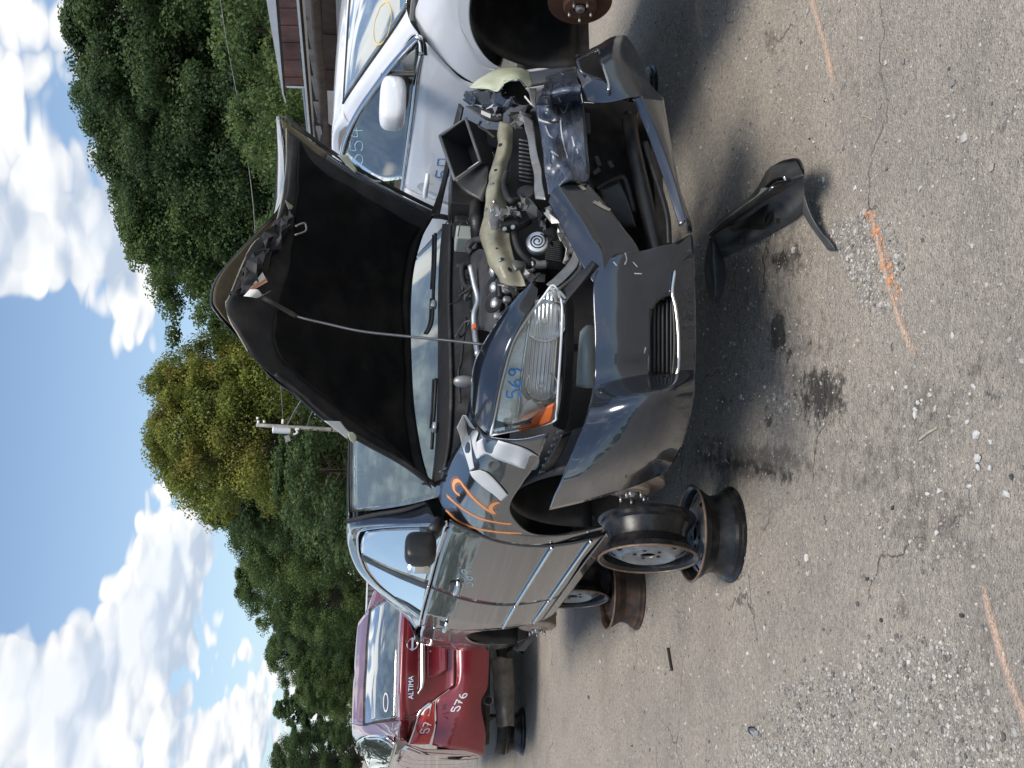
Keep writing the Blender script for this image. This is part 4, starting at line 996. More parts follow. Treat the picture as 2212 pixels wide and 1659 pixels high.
# crumpled upper band, right half
ub = patch('crushed_bumper_top', [B1([(942, 332), (884, 480), (822, 640), (842, 780), (882, 1000), (905, 1200), (925, 1340)], [.93, .94, .93, .90, .90, .90, .90]),
     B1([(985, 318), (955, 470), (930, 630), (945, 790), (965, 1000), (975, 1180), (960, 1330)], [.96, .93, .97, .92, .95, .91, .92]),
     B1([(1060, 298), (1050, 450), (1060, 625), (1070, 790), (1080, 1000), (1075, 1180), (1000, 1285)], [.97, .98, .93, .97, .93, .96, .93]),
     B1([(1122, 280), (1155, 430), (1190, 620), (1215, 800), (1232, 1000), (1242, 1230), (1046, 1215)], [.98, .99, .97, .97, .96, .95, .93])], 70, 36, 'scuffed_paint', DR, .004, jit=.007)
patch('bumper_beam', [B1([(1040, 1215), (1100, 1225), (1235, 1235)], .94), B1([(1060, 1240), (1150, 1250), (1245, 1262)], .90)], 12, 6, 'black_plastic', DR, .004)
# torn centre-left corner of the cover, folded up
tc_ = patch('torn_bumper_piece', [B1([(930, 1400), (1010, 1560)], [.91, .93])+B2([(1105, 130), (1180, 285), (1290, 432)], [.955, .97, .995]),
     B1([(982, 1272), (1130, 1480)], [.93, .97])+B2([(1250, 60), (1330, 195), (1345, 420)], [.99, 1.0, 1.005]),
     B1([(1120, 1252), (1250, 1490)], [.93, .96])+B2([(1385, 130), (1400, 240), (1420, 400)], [.985, 1.0, 1.01]),
     B1([(1242, 1252), (1420, 1480)], [.92, .95])+B2([(1560, 60), (1645, 195), (1660, 290)], [.97, .985, .995])], 50, 36, 'dark_paint', DR, .004, jit=.005)
# black grille shell piece wedged across the nose
patch('grille_shell_piece', [B2([(1040, 600), (1130, 500), (1230, 400), (1330, 300)], [.97, .975, .985, 1.0]), B2([(1075, 560), (1165, 450), (1240, 350), (1290, 270)], [.985, .99, 1.0, 1.01]), B2([(1050, 480), (1130, 390), (1215, 300), (1270, 255)], [.96, .965, .975, .99])], 24, 12, 'black_plastic', DR, .004)
# scratches down to the primer on the crushed plastic
Bub = [ub, tc_, bump_l]
for s_ in ([(1020, 740), (1035, 880), (1050, 1000)], [(1080, 640), (1045, 700), (1010, 660)], [(1050, 980), (1075, 1060)], [(1110, 880), (1130, 960)], [(900, 800), (930, 870), (960, 900)], [(1020, 380), (1045, 400)], [(905, 690), (920, 690)], [(1150, 980), (1160, 1020)], [(950, 1000), (1000, 1040)], [(1000, 560), (1020, 600)]):
    marks('scratch', D, [[c1(*q) for q in s_]], .006, [ub], 'bare_scratch', ub)
for s_ in ([(935, 420), (948, 480), (945, 540), (960, 625)], [(960, 625), (990, 650), (1000, 720)], [(1185, 560), (1200, 700), (1215, 900), (1235, 1180)], [(930, 760), (990, 770), (1020, 745)]):
    marks('crack', D, [[c1(*q) for q in s_]], .008, [ub], 'black_matt', ub, .0045)
for s_ in ([(1440, 270), (1465, 300)], [(1530, 200), (1540, 250), (1525, 290)], [(1590, 270), (1625, 310)], [(1600, 360), (1660, 362)], [(1690, 940), (1680, 985)]):
    marks('scratch', D, [[c2(*q) for q in s_]], .005, [tc_, bump_l], 'bare_scratch', bump_l)
for s_ in ([(1150, 1230), (1190, 1260), (1230, 1240)], [(1280, 1400), (1350, 1440), (1410, 1470)], [(1170, 1270), (1210, 1310)], [(1300, 1420), (1340, 1410)]):
    marks('scuff', D, [[c1(*q) for q in s_]], .018, [tc_, ub], 'scuff_grey', tc_)
# mouth of the bumper: cross bar, ducts and darkness behind
tube('lower_crossbar', [D.Y(c1(1560, 720), -.74), D.Y(c1(1600, 980), -.80), D.Y(c1(1660, 1250), -.84), D.Y(c1(1730, 1560), -.86), D.Y(c2(1770, 140), -.86), D.Y(c2(1790, 240), -.84)], .030, 'black_plastic', DR, 14, 40)
tube('grille_bar', [D.Y(c1(1690, 930), -.86), D.Y(c1(1760, 1150), -.90), D.Y(c1(1860, 1480), -.92), D.Y(c2(1880, 130), -.90)], .012, 'black_plastic', DR, 8, 30)
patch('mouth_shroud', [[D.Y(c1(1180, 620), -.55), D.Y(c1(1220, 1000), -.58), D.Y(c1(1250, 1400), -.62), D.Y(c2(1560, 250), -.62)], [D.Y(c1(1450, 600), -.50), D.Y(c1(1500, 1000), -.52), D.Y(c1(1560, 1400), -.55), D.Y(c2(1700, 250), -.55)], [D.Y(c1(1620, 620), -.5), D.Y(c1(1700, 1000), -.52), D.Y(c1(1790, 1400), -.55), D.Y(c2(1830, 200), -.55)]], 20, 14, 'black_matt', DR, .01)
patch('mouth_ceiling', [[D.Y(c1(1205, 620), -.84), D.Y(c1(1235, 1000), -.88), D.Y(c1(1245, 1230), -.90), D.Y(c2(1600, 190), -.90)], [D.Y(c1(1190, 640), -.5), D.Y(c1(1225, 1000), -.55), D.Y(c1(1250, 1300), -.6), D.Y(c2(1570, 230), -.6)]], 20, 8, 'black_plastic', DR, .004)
for (q, w) in (([(1300, 1300), (1470, 1215), (1530, 1230), (1600, 1480)], .012), ([(1340, 1300), (1400, 1480), (1480, 1600)], .010)):
    tube('duct_edge', [D.Y(c1(*p), -.70) for p in q], w, 'black_plastic', DR, 8, 24)
patch('air_duct', [[D.Y(c1(1310, 1310), -.70), D.Y(c1(1480, 1225), -.72)], [D.Y(c1(1400, 1450), -.70), D.Y(c1(1560, 1400), -.74)], [D.Y(c1(1480, 1600), -.68), D.Y(c1(1620, 1600), -.72)]], 12, 12, 'black_plastic', DR, .006)
for (p, q) in (((1300, 1040), (1330, 1120)), ((1400, 1080), (1430, 1130)), ((1230, 700), (1240, 860)), ((1280, 1180), (1330, 1140))):
    bar('bracket', D.Y(c1(*p), -.62), D.Y(c1(*q), -.62), .015, .02, 'grey_plastic', DR)
# underside lip and the fallen-away hardware under the right corner
# ---------------------------------------------------------------- near headlight
def HLp(a, b, k=1.0):   # headlight surface: nose wraps round the corner
    return D.surf(c2(a, b), lambda q: (abs(q.x)/(.905*k))**2.9+(abs(min(q.y, 0))/(1.0*k))**2.9-1, 2.0, 7.5, 90)
hl_top = [(468, 1636), (505, 1440), (548, 1230), (642, 900), (762, 700), (880, 545), (955, 452)]
hl_bot = [(930, 1540), (985, 1452), (1003, 1230), (1024, 900), (1032, 720), (1030, 600), (1000, 505)]
def lerp2(a, b, t): return (a[0]*(1-t)+b[0]*t, a[1]*(1-t)+b[1]*t)
lens_rows = [[HLp(*lerp2(a, b, t), k=1.0+.012*math.sin(math.pi*t)) for a, b in zip(hl_top, hl_bot)] for t in (0, .33, .66, 1)]
lens = patch('headlight', lens_rows, 50, 20, 'lens_clear', DR, .003)
back_rows = [[HLp(*lerp2(a, b, t), k=1.0)+Vector((.03, .085, .0)) for a, b in zip(hl_top, hl_bot)] for t in (0, .33, .66, 1)]
def facet_mat():
    m, t, b, oc = mat('reflector')
    f = t.voro(oc, 34, out='Color'); t.set(b.inputs['Base Color'], (.90, .92, .94)); b.inputs['Metallic'].default_value = .6; b.inputs['Roughness'].default_value = .14
    sp = t.new('ShaderNodeSeparateColor'); t.l.new(f, sp.inputs[0]); wv_ = t.new('ShaderNodeTexWave', bands_direction='Z'); t.l.new(oc, wv_.inputs['Vector']); wv_.inputs['Scale'].default_value = 22; bump(t, b, t.math('ADD', t.math('MULTIPLY', sp.outputs[0], .35), wv_.outputs[1]), .45, .012)
facet_mat()
simple('white_trim_paint', (.80, .81, .82), .35, var=.04)
patch('reflector_bowl', back_rows, 40, 16, 'reflector', lens, .003, jit=.008)
simple('frosted', (.74, .75, .70), .25, .1, .1, 30, coat=.6)
patch('signal_housing', [[HLp(a, b, .985) for a, b in [(500, 1560), (560, 1230), (650, 920), (745, 745)]], [HLp(a, b, .985) for a, b in [(650, 1600), (690, 1330), (730, 1000), (775, 780)]]], 30, 8, 'frosted', lens, .004)
tube('bezel_line', [HLp(a, b, .995) for a, b in [(655, 1600), (692, 1380), (715, 1150), (755, 860), (770, 760)]], .005, 'chrome', lens, 6, 30)
patch('outer_bezel', [[HLp(a, b, .975) for a, b in [(700, 1480), (740, 1380), (790, 1350)]], [HLp(a, b, .975) for a, b in [(690, 1600), (860, 1560), (945, 1510)]], ], 10, 6, 'white_plastic', lens, .003)
patch('outer_bezel', [[HLp(a, b, .972) for a, b in [(710, 1470), (860, 1400), (980, 1370)]], [HLp(a, b, .972) for a, b in [(700, 1290), (800, 1380), (985, 1330)]]], 10, 6, 'alloy', lens, .003)
amb = patch('amber_reflector', [[HLp(a, b, 1.004) for a, b in [(702, 1492), (790, 1455), (880, 1418), (975, 1380)]], [HLp(a, b, 1.006) for a, b in [(695, 1550), (780, 1520), (875, 1490), (965, 1455)]], [HLp(a, b, 1.004) for a, b in [(690, 1606), (770, 1585), (865, 1560), (945, 1530)]]], 14, 8, 'orange_plastic', lens, .006)
def bowl(a, b, r, nm):
    c = HLp(a, b, .93)+Vector((.01, .03, 0)); M = axis_m(c, (-.25, -1, .05))
    o = lathe(nm, [(r, .05), (r*.97, .035), (r*.8, .012), (r*.5, -.008), (r*.2, -.016)], 'reflector', lens, 36, M, solid=.002)
    lathe('bowl_ring', [(r+.003*math.cos(t), .05+.003*math.sin(t)) for t in np.linspace(0, 6.2832, 7)], 'chrome', o, 36, M)
    lathe('bulb', [(.0, .055), (.009, .052), (.012, .04), (.011, -.01)], 'frosted', o, 16, M)
bowl(890, 745, .078, 'high_beam_bowl'); bowl(868, 1255, .058, 'low_beam_bowl')
bz = [HLp(a, b, 1.002) for a, b in hl_top+hl_bot[::-1]+[hl_top[0]]]
tube('headlight_rim', bz, .0045, 'white_trim_paint', lens, 8, 120)
marks('marker_number', D, digits('569', 1094, 858, 28, 17, 6, .08), .0065, [lens], 'blue_marker', lens, .004)
# black slotted carrier under the headlight, washer tank behind the gap
car_rows = [[HLp(a, b, .96) for a, b in [(960, 1560), (1010, 1452), (1040, 1200), (1052, 900), (1056, 620), (1030, 520)]], [HLp(a, b, .95) for a, b in [(1060, 1600), (1090, 1450), (1110, 1200), (1120, 900), (1120, 640), (1100, 560)]]]
patch('lamp_carrier', car_rows, 40, 8, 'black_plastic', DR, .01)
patch('bumper_bracket', [X3([(1125, 330), (1180, 250), (1240, 140)], [-.86, -.87, -.87]), X3([(1165, 330), (1230, 250), (1290, 120)], [-.84, -.85, -.85])], 14, 6, 'black_plastic', DR, .008)
for i in range(7):
    a = 1135+i*14; b = 318-i*32
    bar('bracket_tooth', D.X(c3(a, b), -.875), D.X(c3(a+28, b-6), -.868), .012, .008, 'grey_plastic', DR)
patch('washer_tank', [[D.Y(c2(1180, 820), -.72), D.Y(c2(1165, 1000), -.70), D.Y(c2(1150, 1250), -.60)], [D.Y(c2(1240, 770), -.74), D.Y(c2(1230, 1000), -.76), D.Y(c2(1230, 1260), -.66)], [D.Y(c2(1330, 800), -.70), D.Y(c2(1330, 1000), -.70), D.Y(c2(1330, 1260), -.62)]], 16, 14, 'washer_plastic', DR, .01)
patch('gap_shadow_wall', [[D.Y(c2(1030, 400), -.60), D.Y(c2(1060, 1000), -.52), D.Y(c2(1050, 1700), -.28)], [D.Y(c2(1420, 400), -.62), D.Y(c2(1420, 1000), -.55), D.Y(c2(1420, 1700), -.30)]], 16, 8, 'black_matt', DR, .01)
# ---------------------------------------------------------------- engine bay
box('bay_floor', (-.62, -.75, .50), (.72, .40, .54), 'underbody', DR)
def EY(lst, ys): return [D.Y(e1(a, b), y) for (a, b), y in zip(lst, ys if isinstance(ys, (list, tuple)) else [ys]*len(lst))]
beam_u = [D.Y(c1(a, b), y) for (a, b), y in zip([(545, 770), (525, 900), (500, 1060), (450, 1250), (415, 1450)], [-.45, -.50, -.54, -.58, -.62])]+EY([(682, 520), (702, 750), (785, 940), (870, 1060), (905, 1150)], [-.64, -.68, -.72, -.74, -.74])
beam_m = [D.Y(c1(a, b), y) for (a, b), y in zip([(600, 770), (590, 900), (560, 1080), (505, 1270), (470, 1440)], [-.53, -.58, -.62, -.68, -.71])]+EY([(800, 500), (850, 720), (920, 900), (985, 1060), (1000, 1190)], [-.73, -.77, -.80, -.80, -.78])
beam_l = [D.Y(c1(a, b), y) for (a, b), y in zip([(670, 780), (650, 900), (620, 1080), (590, 1250), (590, 1370)], [-.50, -.54, -.58, -.62, -.66])]+EY([(930, 560), (1010, 640), (1060, 860), (1110, 1010), (1160, 1190)], [-.70, -.74, -.78, -.80, -.80])
beam = patch('radiator_support', [beam_u, [(a+b)*.5+Vector((0, -.01, .012)) for a, b in zip(beam_u, beam_m)], beam_m, [(a+b)*.5+Vector((0, .004, -.01)) for a, b in zip(beam_m, beam_l)], beam_l], 90, 20, 'tan_primer', DR, .004, jit=.016)
for (f, a, b, r, y) in ((c1, 545, 950, .020, -.565), (c1, 508, 1150, .015, -.625), (e1, 845, 775, .009, -.785), (e1, 905, 892, .016, -.80), (e1, 985, 1005, .018, -.815), (e1, 785, 75, .007, -.69)):
    h = D.hit(f(a, b), [bvh(beam)])
    if h: r *= .58; lathe('beam_hole', [(r, .0), (r*.98, .0012), (.0004, .0012)], 'black_matt', beam, 18, axis_m(h[0]+h[1]*.003, h[1]) @ Matrix.Diagonal((1, .75, 1, 1)))
crumple('support_end', [EY([(870, 1040), (940, 1000), (1060, 940), (1190, 965), (1260, 1040)], [-.74, -.78, -.80, -.80, -.78]), EY([(930, 1150), (990, 1150), (1080, 1120), (1160, 1100), (1270, 1080)], [-.74, -.76, -.76, -.79, -.78]), EY([(970, 1290), (1040, 1240), (1110, 1220), (1180, 1180), (1300, 1130)], [-.72, -.74, -.74, -.74, -.74])], 13, 8, 'dull_metal', DR, .022)
# latch bracket torn out of the beam
lb = patch('latch_plate', [EY([(770, 400), (800, 330), (880, 330)], -.82), EY([(755, 480), (820, 450), (870, 440)], -.83), EY([(780, 560), (850, 560), (880, 500)], -.82)], 12, 12, 'dull_metal', DR, .004)
patch('latch_cover', [EY([(880, 450), (1000, 420), (1080, 460)], -.84), EY([(875, 520), (980, 500), (1090, 500)], -.87), EY([(920, 590), (1010, 580), (1060, 550)], -.84)], 14, 12, 'black_plastic', DR, .006)
crumple('bent_flange', [EY([(820, 330), (900, 340), (980, 330), (1050, 300)], -.85), EY([(850, 400), (930, 400), (1010, 350), (1070, 380)], -.89), EY([(870, 450), (950, 420), (1040, 400), (1085, 460)], -.86)], 10, 6, 'dull_metal', lb, .016)
patch('bent_tab', [EY([(755, 285), (770, 280)], -.86), EY([(785, 385), (800, 370)], -.86), EY([(800, 340), (830, 330)], -.84)], 6, 8, 'alloy', lb, .002)
for (a, b) in ((932, 560), (1022, 540)): lathe('bolt_head', [(.0, .006), (.008, .005), (.010, 0)], 'steel', lb, 12, axis_m(D.Y(e1(a, b), -.875), (0, -1, .2)))
# radiator core with its tubes, horn, hoses
simple('core_fins', (.020, .020, .021), .55, .3, .4, 3)
MATS['core_fins'].node_tree.nodes['Principled BSDF']
rad = patch('radiator_core', [[D.Y(c1(620, 700), -.50), D.Y(c1(600, 1100), -.58), D.Y(e1(900, 500), -.64), D.Y(e1(1000, 1000), -.66)], [D.Y(c1(900, 700), -.48), D.Y(c1(900, 1100), -.56), D.Y(e1(1400, 500), -.62), D.Y(e1(1500, 1000), -.64)], [D.Y(c1(1100, 800), -.47), D.Y(c1(1150, 1100), -.55), D.Y(e1(1750, 500), -.60), D.Y(e1(1800, 1000), -.60)]], 30, 20, 'core_fins', DR, .02)
for i in range(16):
    b = 640+i*22
    tube('core_tube', [D.Y(e1(1370+(i % 2)*6, b), -.655), D.Y(e1(1440, b+8), -.66), D.Y(e1(1560, b+30), -.66)], .0035, 'grey_plastic', rad, 5, 8)
for i in range(11):
    tube('core_tube', [D.Y(c1(690, 905+i*32), -.575-.004*i), D.Y(c1(800, 925+i*32), -.575-.004*i)], .004, 'grey_plastic', rad, 5, 4)
hc = D.Y(e1(1290, 705), -.80); HM = axis_m(hc, (-.15, -1, .25))
horn = lathe('horn', [(.0, .012), (.030, .012), (.041, .008), (.045, .0), (.044, -.02), (.02, -.03)], 'alloy', DR, 32, HM)
tube('spiral_groove', [HM @ Vector((r*math.cos(a), r*math.sin(a), .0135)) for r, a in ((.006+.0265*t, 14.5*t) for t in np.linspace(0, 1, 70))], .0024, 'black_matt', horn, 6)
hc2 = D.Y(e1(1165, 165), -.70); lathe('horn', [(.0, .012), (.026, .012), (.036, .008), (.040, .0), (.02, -.03)], 'black_plastic', DR, 28, axis_m(hc2, (.2, -1, .35)))
tube('coolant_hose', EY([(950, -60), (925, 60), (945, 170), (1000, 250), (1090, 240)], [-.64, -.68, -.72, -.74, -.72]), .013, 'rubber', DR, 10, 40)
tube('coolant_hose', EY([(1200, 480), (1110, 530), (1045, 590), (1055, 700), (1110, 820), (1230, 925), (1370, 940)], [-.76, -.80, -.82, -.82, -.82, -.80, -.76]), .0125, 'rubber', DR, 10, 60)
tube('hose_clamp', EY([(1235, 915), (1245, 960)], -.815), .006, 'steel', DR, 8, 6); tube('metal_pipe', EY([(1210, 905), (1300, 945), (1380, 942)], -.79), .016, 'dull_metal', DR, 10, 20)
tube('corrugated_hose', EY([(1370, 940), (1450, 950), (1560, 970)], [-.76, -.74, -.70]), [.014, .017]*10, 'rubber', DR, 10, 20)
crumple('torn_plastic', [EY([(1120, 200), (1200, 210), (1290, 330)], -.80), EY([(1100, 290), (1160, 320), (1350, 440)], -.82), EY([(1160, 390), (1200, 360), (1420, 600)], -.80)], 9, 6, 'grey_plastic', DR, .02)
crumple('torn_plastic', [EY([(1290, 320), (1400, 450), (1530, 590)], -.82), EY([(1350, 430), (1380, 560), (1480, 680)], -.84), EY([(1360, 540), (1380, 600), (1430, 690)], -.81)], 9, 6, 'black_plastic', DR, .02)
patch('duct_shroud', [[D.Y(c1(700, 690), -.55), D.Y(c1(760, 900), -.64), D.Y(c1(800, 1150), -.70), D.Y(c1(830, 1380), -.76)], [D.Y(c1(800, 760), -.60), D.Y(c1(830, 950), -.68), D.Y(c1(870, 1180), -.74), D.Y(c1(910, 1390), -.80)]], 24, 8, 'dull_metal', DR, .004, jit=.006)
# inner fold of the crushed cover, left of centre
crumple('crushed_inner_fold', [EY([(1390, 420), (1420, 330), (1470, 290)], -.84), EY([(1480, 560), (1530, 450), (1560, 330)], -.88), EY([(1590, 800), (1640, 640), (1620, 440)], -.88), EY([(1580, 950), (1660, 820), (1690, 560)], -.86)], 7, 11, 'dull_metal', DR, .025)
crumple('crushed_inner_fold', [EY([(1440, 200), (1480, 90), (1560, 40)], -.88), EY([(1500, 290), (1560, 200), (1660, 140)], -.92), EY([(1560, 330), (1640, 280), (1720, 230)], -.90)], 7, 7, 'scuffed_paint', DR, .022)
tube('fender_rail', [KX(c2(1060, 20), -.14), KX(c2(1110, 60), -.17), KX(c2(1180, 260), -.27), KX(c2(1130, 370), -.33), KX(c2(1000, 480), -.39)], .007, 'alloy', DR, 8, 30)
patch('rail_sheet', [[D.Y(c2(1050, 0), -.84), D.Y(c2(1110, 180), -.86), D.Y(c2(1060, 300), -.88), D.Y(c2(900, 440), -.90)], [D.Y(c2(1080, 20), -.88), D.Y(c2(1160, 190), -.90), D.Y(c2(1130, 330), -.92), D.Y(c2(960, 480), -.93)]], 30, 8, 'dull_metal', DR, .003, jit=.006)
# lamp-side clips and tabs at the headlight's inner end
for (p, q, w) in (((930, 470), (1010, 560), .05), ((985, 560), (1060, 590), .03), ((1000, 500), (1060, 560), .03)):
    bar('lamp_tab', HLp(*p, k=.985), HLp(*q, k=.985), w, .012, 'alloy', lens)
# engine cover with three round wells
ec_top = EY([(575, 830), (560, 1000), (580, 1250), (600, 1500), (620, 1660)], [-.28, -.28, -.28, -.28, -.28]); ec_mid = EY([(690, 780), (690, 1000), (705, 1250), (690, 1500), (690, 1660)], [-.45, -.46, -.47, -.48, -.48]); ec_bot = EY([(780, 930), (840, 1080), (880, 1250), (880, 1480), (860, 1700)], [-.56, -.56, -.56, -.56, -.56])
ecov = patch('engine_cover', [ec_top, ec_mid, ec_bot], 40, 18, 'cover_grey', DR, .006)
for (a, b) in ((805, 1015), (815, 1195), (825, 1365)):
    h = D.hit(e1(a, b), [bvh(ecov)])
    if h:
        M = axis_m(h[0]+h[1]*.002, h[1]); lathe('cover_well', [(.046, .0), (.044, .006), (.038, .004), (.0005, .001)], 'black_matt', ecov, 28, M)
        shell('intake_dome', M @ Vector((0, 0, -.010)), .027, .027, .024, 'alloy', ecov, 1.0)
prism('oil_cap', EY([(575, 1612), (618, 1610), (620, 1662), (578, 1664)], -.50), (0, -.02, .0), 'orange_plastic', DR, .003)
tube('fuel_rail', EY([(560, 960), (600, 1150), (640, 1330), (600, 1480), (600, 1640)], -.42)+[D.Y(e2(515, 100), -.46), D.Y(e2(530, 220), -.50), D.Y(e2(548, 345), -.54)], .012, 'alloy', DR, 10, 50)
tube('rail_clip', EY([(900, 1030), (880, 1180), (890, 1300)], -.60), .016, 'black_plastic', DR, 8, 20); tube('wiring_loom', EY([(960, 1120), (940, 1250), (960, 1420), (900, 1480)], -.60), .008, 'rubber', DR, 8, 30)
for (a, b) in ((950, 1230), (960, 1330), (860, 1510)): shell('wire_plug', D.Y(e1(a, b), -.61), .014, .014, .018, 'dull_metal', DR, .7)
tube('heater_hose', EY([(700, 670), (600, 680), (535, 760), (570, 820)], [-.40, -.34, -.30, -.30]), .014, 'rubber', DR, 10, 30)
tube('vacuum_hose', EY([(560, 940), (480, 960), (470, 1060), (500, 1170), (560, 1190)], -.24), .013, 'rubber', DR, 10, 40)
tube('corrugated_intake', EY([(640, 290), (630, 420), (640, 520), (650, 640)], [-.30, -.36, -.36, -.32]), [.030, .036]*14, 'black_plastic', DR, 14, 28)
rs = box('brake_fluid_tank', (-.05, -.06, -.05), (.05, .06, .05), 'washer_plastic', DR, .008, Matrix.Translation(D.Y(e1(515, 640), -.12)))
lathe('tank_cap', [(.0, .02), (.034, .018), (.036, 0)], 'black_plastic', rs, 20, axis_m(D.Y(e1(445, 640), -.12), (0, 0, 1)))
box('fuse_box', (-.09, -.07, -.06), (.09, .07, .06), 'black_plastic', DR, .008, Matrix.Translation(D.Y(e1(520, 400), -.14)))
box('battery', (-.10, -.08, -.07), (.10, .08, .07), 'black_plastic', DR, .006, Matrix.Translation(D.Y(e1(500, 200), -.22)))
shell('power_steering_pump', D.Y(e2(430, 600), -.30), .022, .03, .048, 'dull_metal', DR, .8)
tube('inner_loom', [D.Y(e2(440, 0), -.20), D.Y(e2(405, 300), -.22), D.Y(e2(390, 440), -.22), D.Y(e2(370, 520), -.22), D.Y(e2(385, 800), -.15)], .006, 'rubber', DR, 6, 40)
# clutter that fills the bay: looms, plugs, clamps, brackets
rgb = random.Random(5)
for i in range(26):
    a = rgb.uniform(430, 1350); b = rgb.uniform(60, 1560); y = -.20-.45*(a-430)/920
    pts = [D.Y(e1(a+rgb.uniform(-70, 70)*k, b+rgb.uniform(30, 110)*k), y+rgb.uniform(-.03, .05)) for k in range(4)]
    tube('wiring', pts, rgb.choice((.003, .004, .006)), rgb.choice(('rubber', 'rubber', 'black_plastic', 'grey_plastic')), DR, 6, 16)
for i in range(30):
    a = rgb.uniform(430, 1350); b = rgb.uniform(60, 1600); y = -.18-.42*(a-430)/920
    M = Matrix.Translation(D.Y(e1(a, b), y)) @ Matrix.Rotation(rgb.uniform(0, 3), 4, 'Z') @ Matrix.Rotation(rgb.uniform(-.6, .6), 4, 'X')
    sx, sy, sz = rgb.uniform(.008, .028), rgb.uniform(.008, .02), rgb.uniform(.008, .022)
    box('connector', (-sx, -sy, -sz), (sx, sy, sz), rgb.choice(('black_plastic', 'black_plastic', 'grey_plastic', 'dull_metal', 'black_matt')), DR, .003, M)
for i in range(18):
    a = rgb.uniform(560, 1200); b = rgb.uniform(60, 1500); h = D.hit(e1(a, b), [bvh(beam), bvh(ecov)])
    if h: lathe('bolt_head', [(.0, .006), (.006, .005), (.008, 0)], 'steel', DR, 8, axis_m(h[0]+h[1]*.003, h[1]))
# open air box tipped on the far side
ao = [D.Y(c1(*q), y) for q, y in zip([(65, 875), (270, 738), (388, 1085), (182, 1222)], [-.38, -.44, -.50, -.44])]
dpt = Vector((.02, .10, -.13)); ab = [p+dpt for p in ao]
airb = mk('air_box', ao+ab, [(0, 1, 5, 4), (1, 2, 6, 5), (2, 3, 7, 6), (3, 0, 4, 7), (4, 5, 6, 7)], 'black_matt', DR, False, .006)
tube('box_rim', ao+[ao[0]], .008, 'grey_plastic', airb, 6)
patch('air_filter', [[ao[2].lerp(ao[1], .05)+dpt*.75, ao[2].lerp(ao[1], .42)+dpt*.75], [ao[3].lerp(ao[0], .05)+dpt*.75, ao[3].lerp(ao[0], .42)+dpt*.75]], 4, 10, 'tape', airb, .003)
for i in range(9):
    t = .05+.37*i/8; tube('filter_pleat', [ao[2].lerp(ao[1], t)+dpt*.70, ao[3].lerp(ao[0], t)+dpt*.70], .005, 'label_white', airb, 6)
patch('box_wall', [[D.Y(c1(180, 1225), -.46), D.Y(c1(390, 1090), -.52)], [D.Y(c1(260, 1320), -.44), D.Y(c1(450, 1100), -.50)], [D.Y(c1(410, 1400), -.46), D.Y(c1(440, 1230), -.50)]], 10, 10, 'black_plastic', airb, .004)
# cowl, wipers
cw0 = [D.Y(c6(a, b), y) for (a, b), y in zip([(985, 1560), (1002, 1400), (1010, 1200), (1012, 1000), (1012, 800), (1018, 640), (1030, 500)], [.30, .24, .19, .16, .16, .19, .27])]
cw1 = [D.Y(c6(a, b), y) for (a, b), y in zip([(1035, 1540), (1062, 1400), (1072, 1200), (1068, 1000), (1062, 800), (1065, 640), (1068, 500)], [.16, .08, .03, .0, .0, .03, .12])]
cw2 = [p+Vector((0, -.05, -.10)) for p in cw1]
cowl = patch('cowl_panel', [cw0, [(a+b)*.5+Vector((0, 0, .006)) for a, b in zip(cw0, cw1)], cw1, cw2], 50, 14, 'black_matt', DR, .006)
for i in range(22):
    b = 520+i*13.5; q = D.hit(c6(1034, b), [bvh(cowl)])
    if q: bar('cowl_vent', q[0]+q[1]*.002, q[0]+q[1]*.002+Vector((0, -.035, -.012)), .004, .003, 'black_matt', cowl)
def wiper(pts, ys):
    P = [D.Y(c6(a, b), y) for (a, b), y in zip(pts, ys)]
    w = tube('wiper', P, .008, 'black_plastic', DR, 8, 30); tube('wiper_blade', [p+Vector((0, .012, .012)) for p in P[:max(2, len(P)-1)]], .005, 'rubber', w, 6, 24); return w
wiper([(992, 800), (985, 900), (965, 945), (978, 918)], [.14, .15, .17, .16]); wiper([(1000, 540), (998, 650), (992, 760), (990, 830)], [.25, .20, .17, .15])
wiper([(1002, 1130), (996, 1250), (990, 1330), (985, 1420)], [.18, .21, .23, .26])
shell('wiper_pivot', D.Y(c6(992, 830), .13), .02, .02, .015, 'steel', DR); shell('wiper_pivot', D.Y(c6(996, 1330), .20), .02, .03, .012, 'alloy', DR)
tube('weather_strip', [p+Vector((0, -.01, .008)) for p in cw1], .009, 'rubber', DR, 8, 40)
# far-side crushed fender, lamp housing and bracket
crumple('crushed_far_fender', [[D.Y(c1(*q), y) for q, y in zip([(240, 560), (300, 640), (440, 700), (560, 680), (660, 670)], [-.30, -.36, -.42, -.46, -.48])], [D.Y(c1(*q), y) for q, y in zip([(300, 510), (400, 560), (500, 590), (580, 600), (670, 600)], [-.34, -.42, -.46, -.50, -.52])], [D.Y(c1(*q), y) for q, y in zip([(320, 480), (420, 490), (520, 520), (600, 545), (660, 570)], [-.28, -.36, -.42, -.44, -.46])]], 12, 7, 'dark_paint', DR, .020)
brk = patch('lamp_bracket', [[D.Y(c1(*q), -.42) for q in [(270, 640), (360, 650), (470, 680), (570, 690)]], [D.Y(c1(*q), -.44) for q in [(360, 700), (430, 720), (510, 730), (565, 730)]], [D.Y(c1(*q), -.42) for q in [(430, 745), (480, 760), (530, 765), (560, 755)]]], 20, 10, 'grey_plastic', DR, .005)
prism('part_label', [D.Y(c1(*q), -.452) for q in [(392, 672), (468, 705), (464, 735), (390, 702)]], (0, -.001, 0), 'label_white', brk)
for (a, b) in ((495, 708), (525, 715), (448, 770), (540, 712)): lathe('bolt_head', [(.0, .005), (.007, .004), (.009, 0)], 'dull_metal', brk, 10, axis_m(D.Y(c1(a, b), -.452), (0, -1, 0)))
simple('cloudy_plastic', (.50, .53, .38), .35, 0, .18, 7, coat=.4)
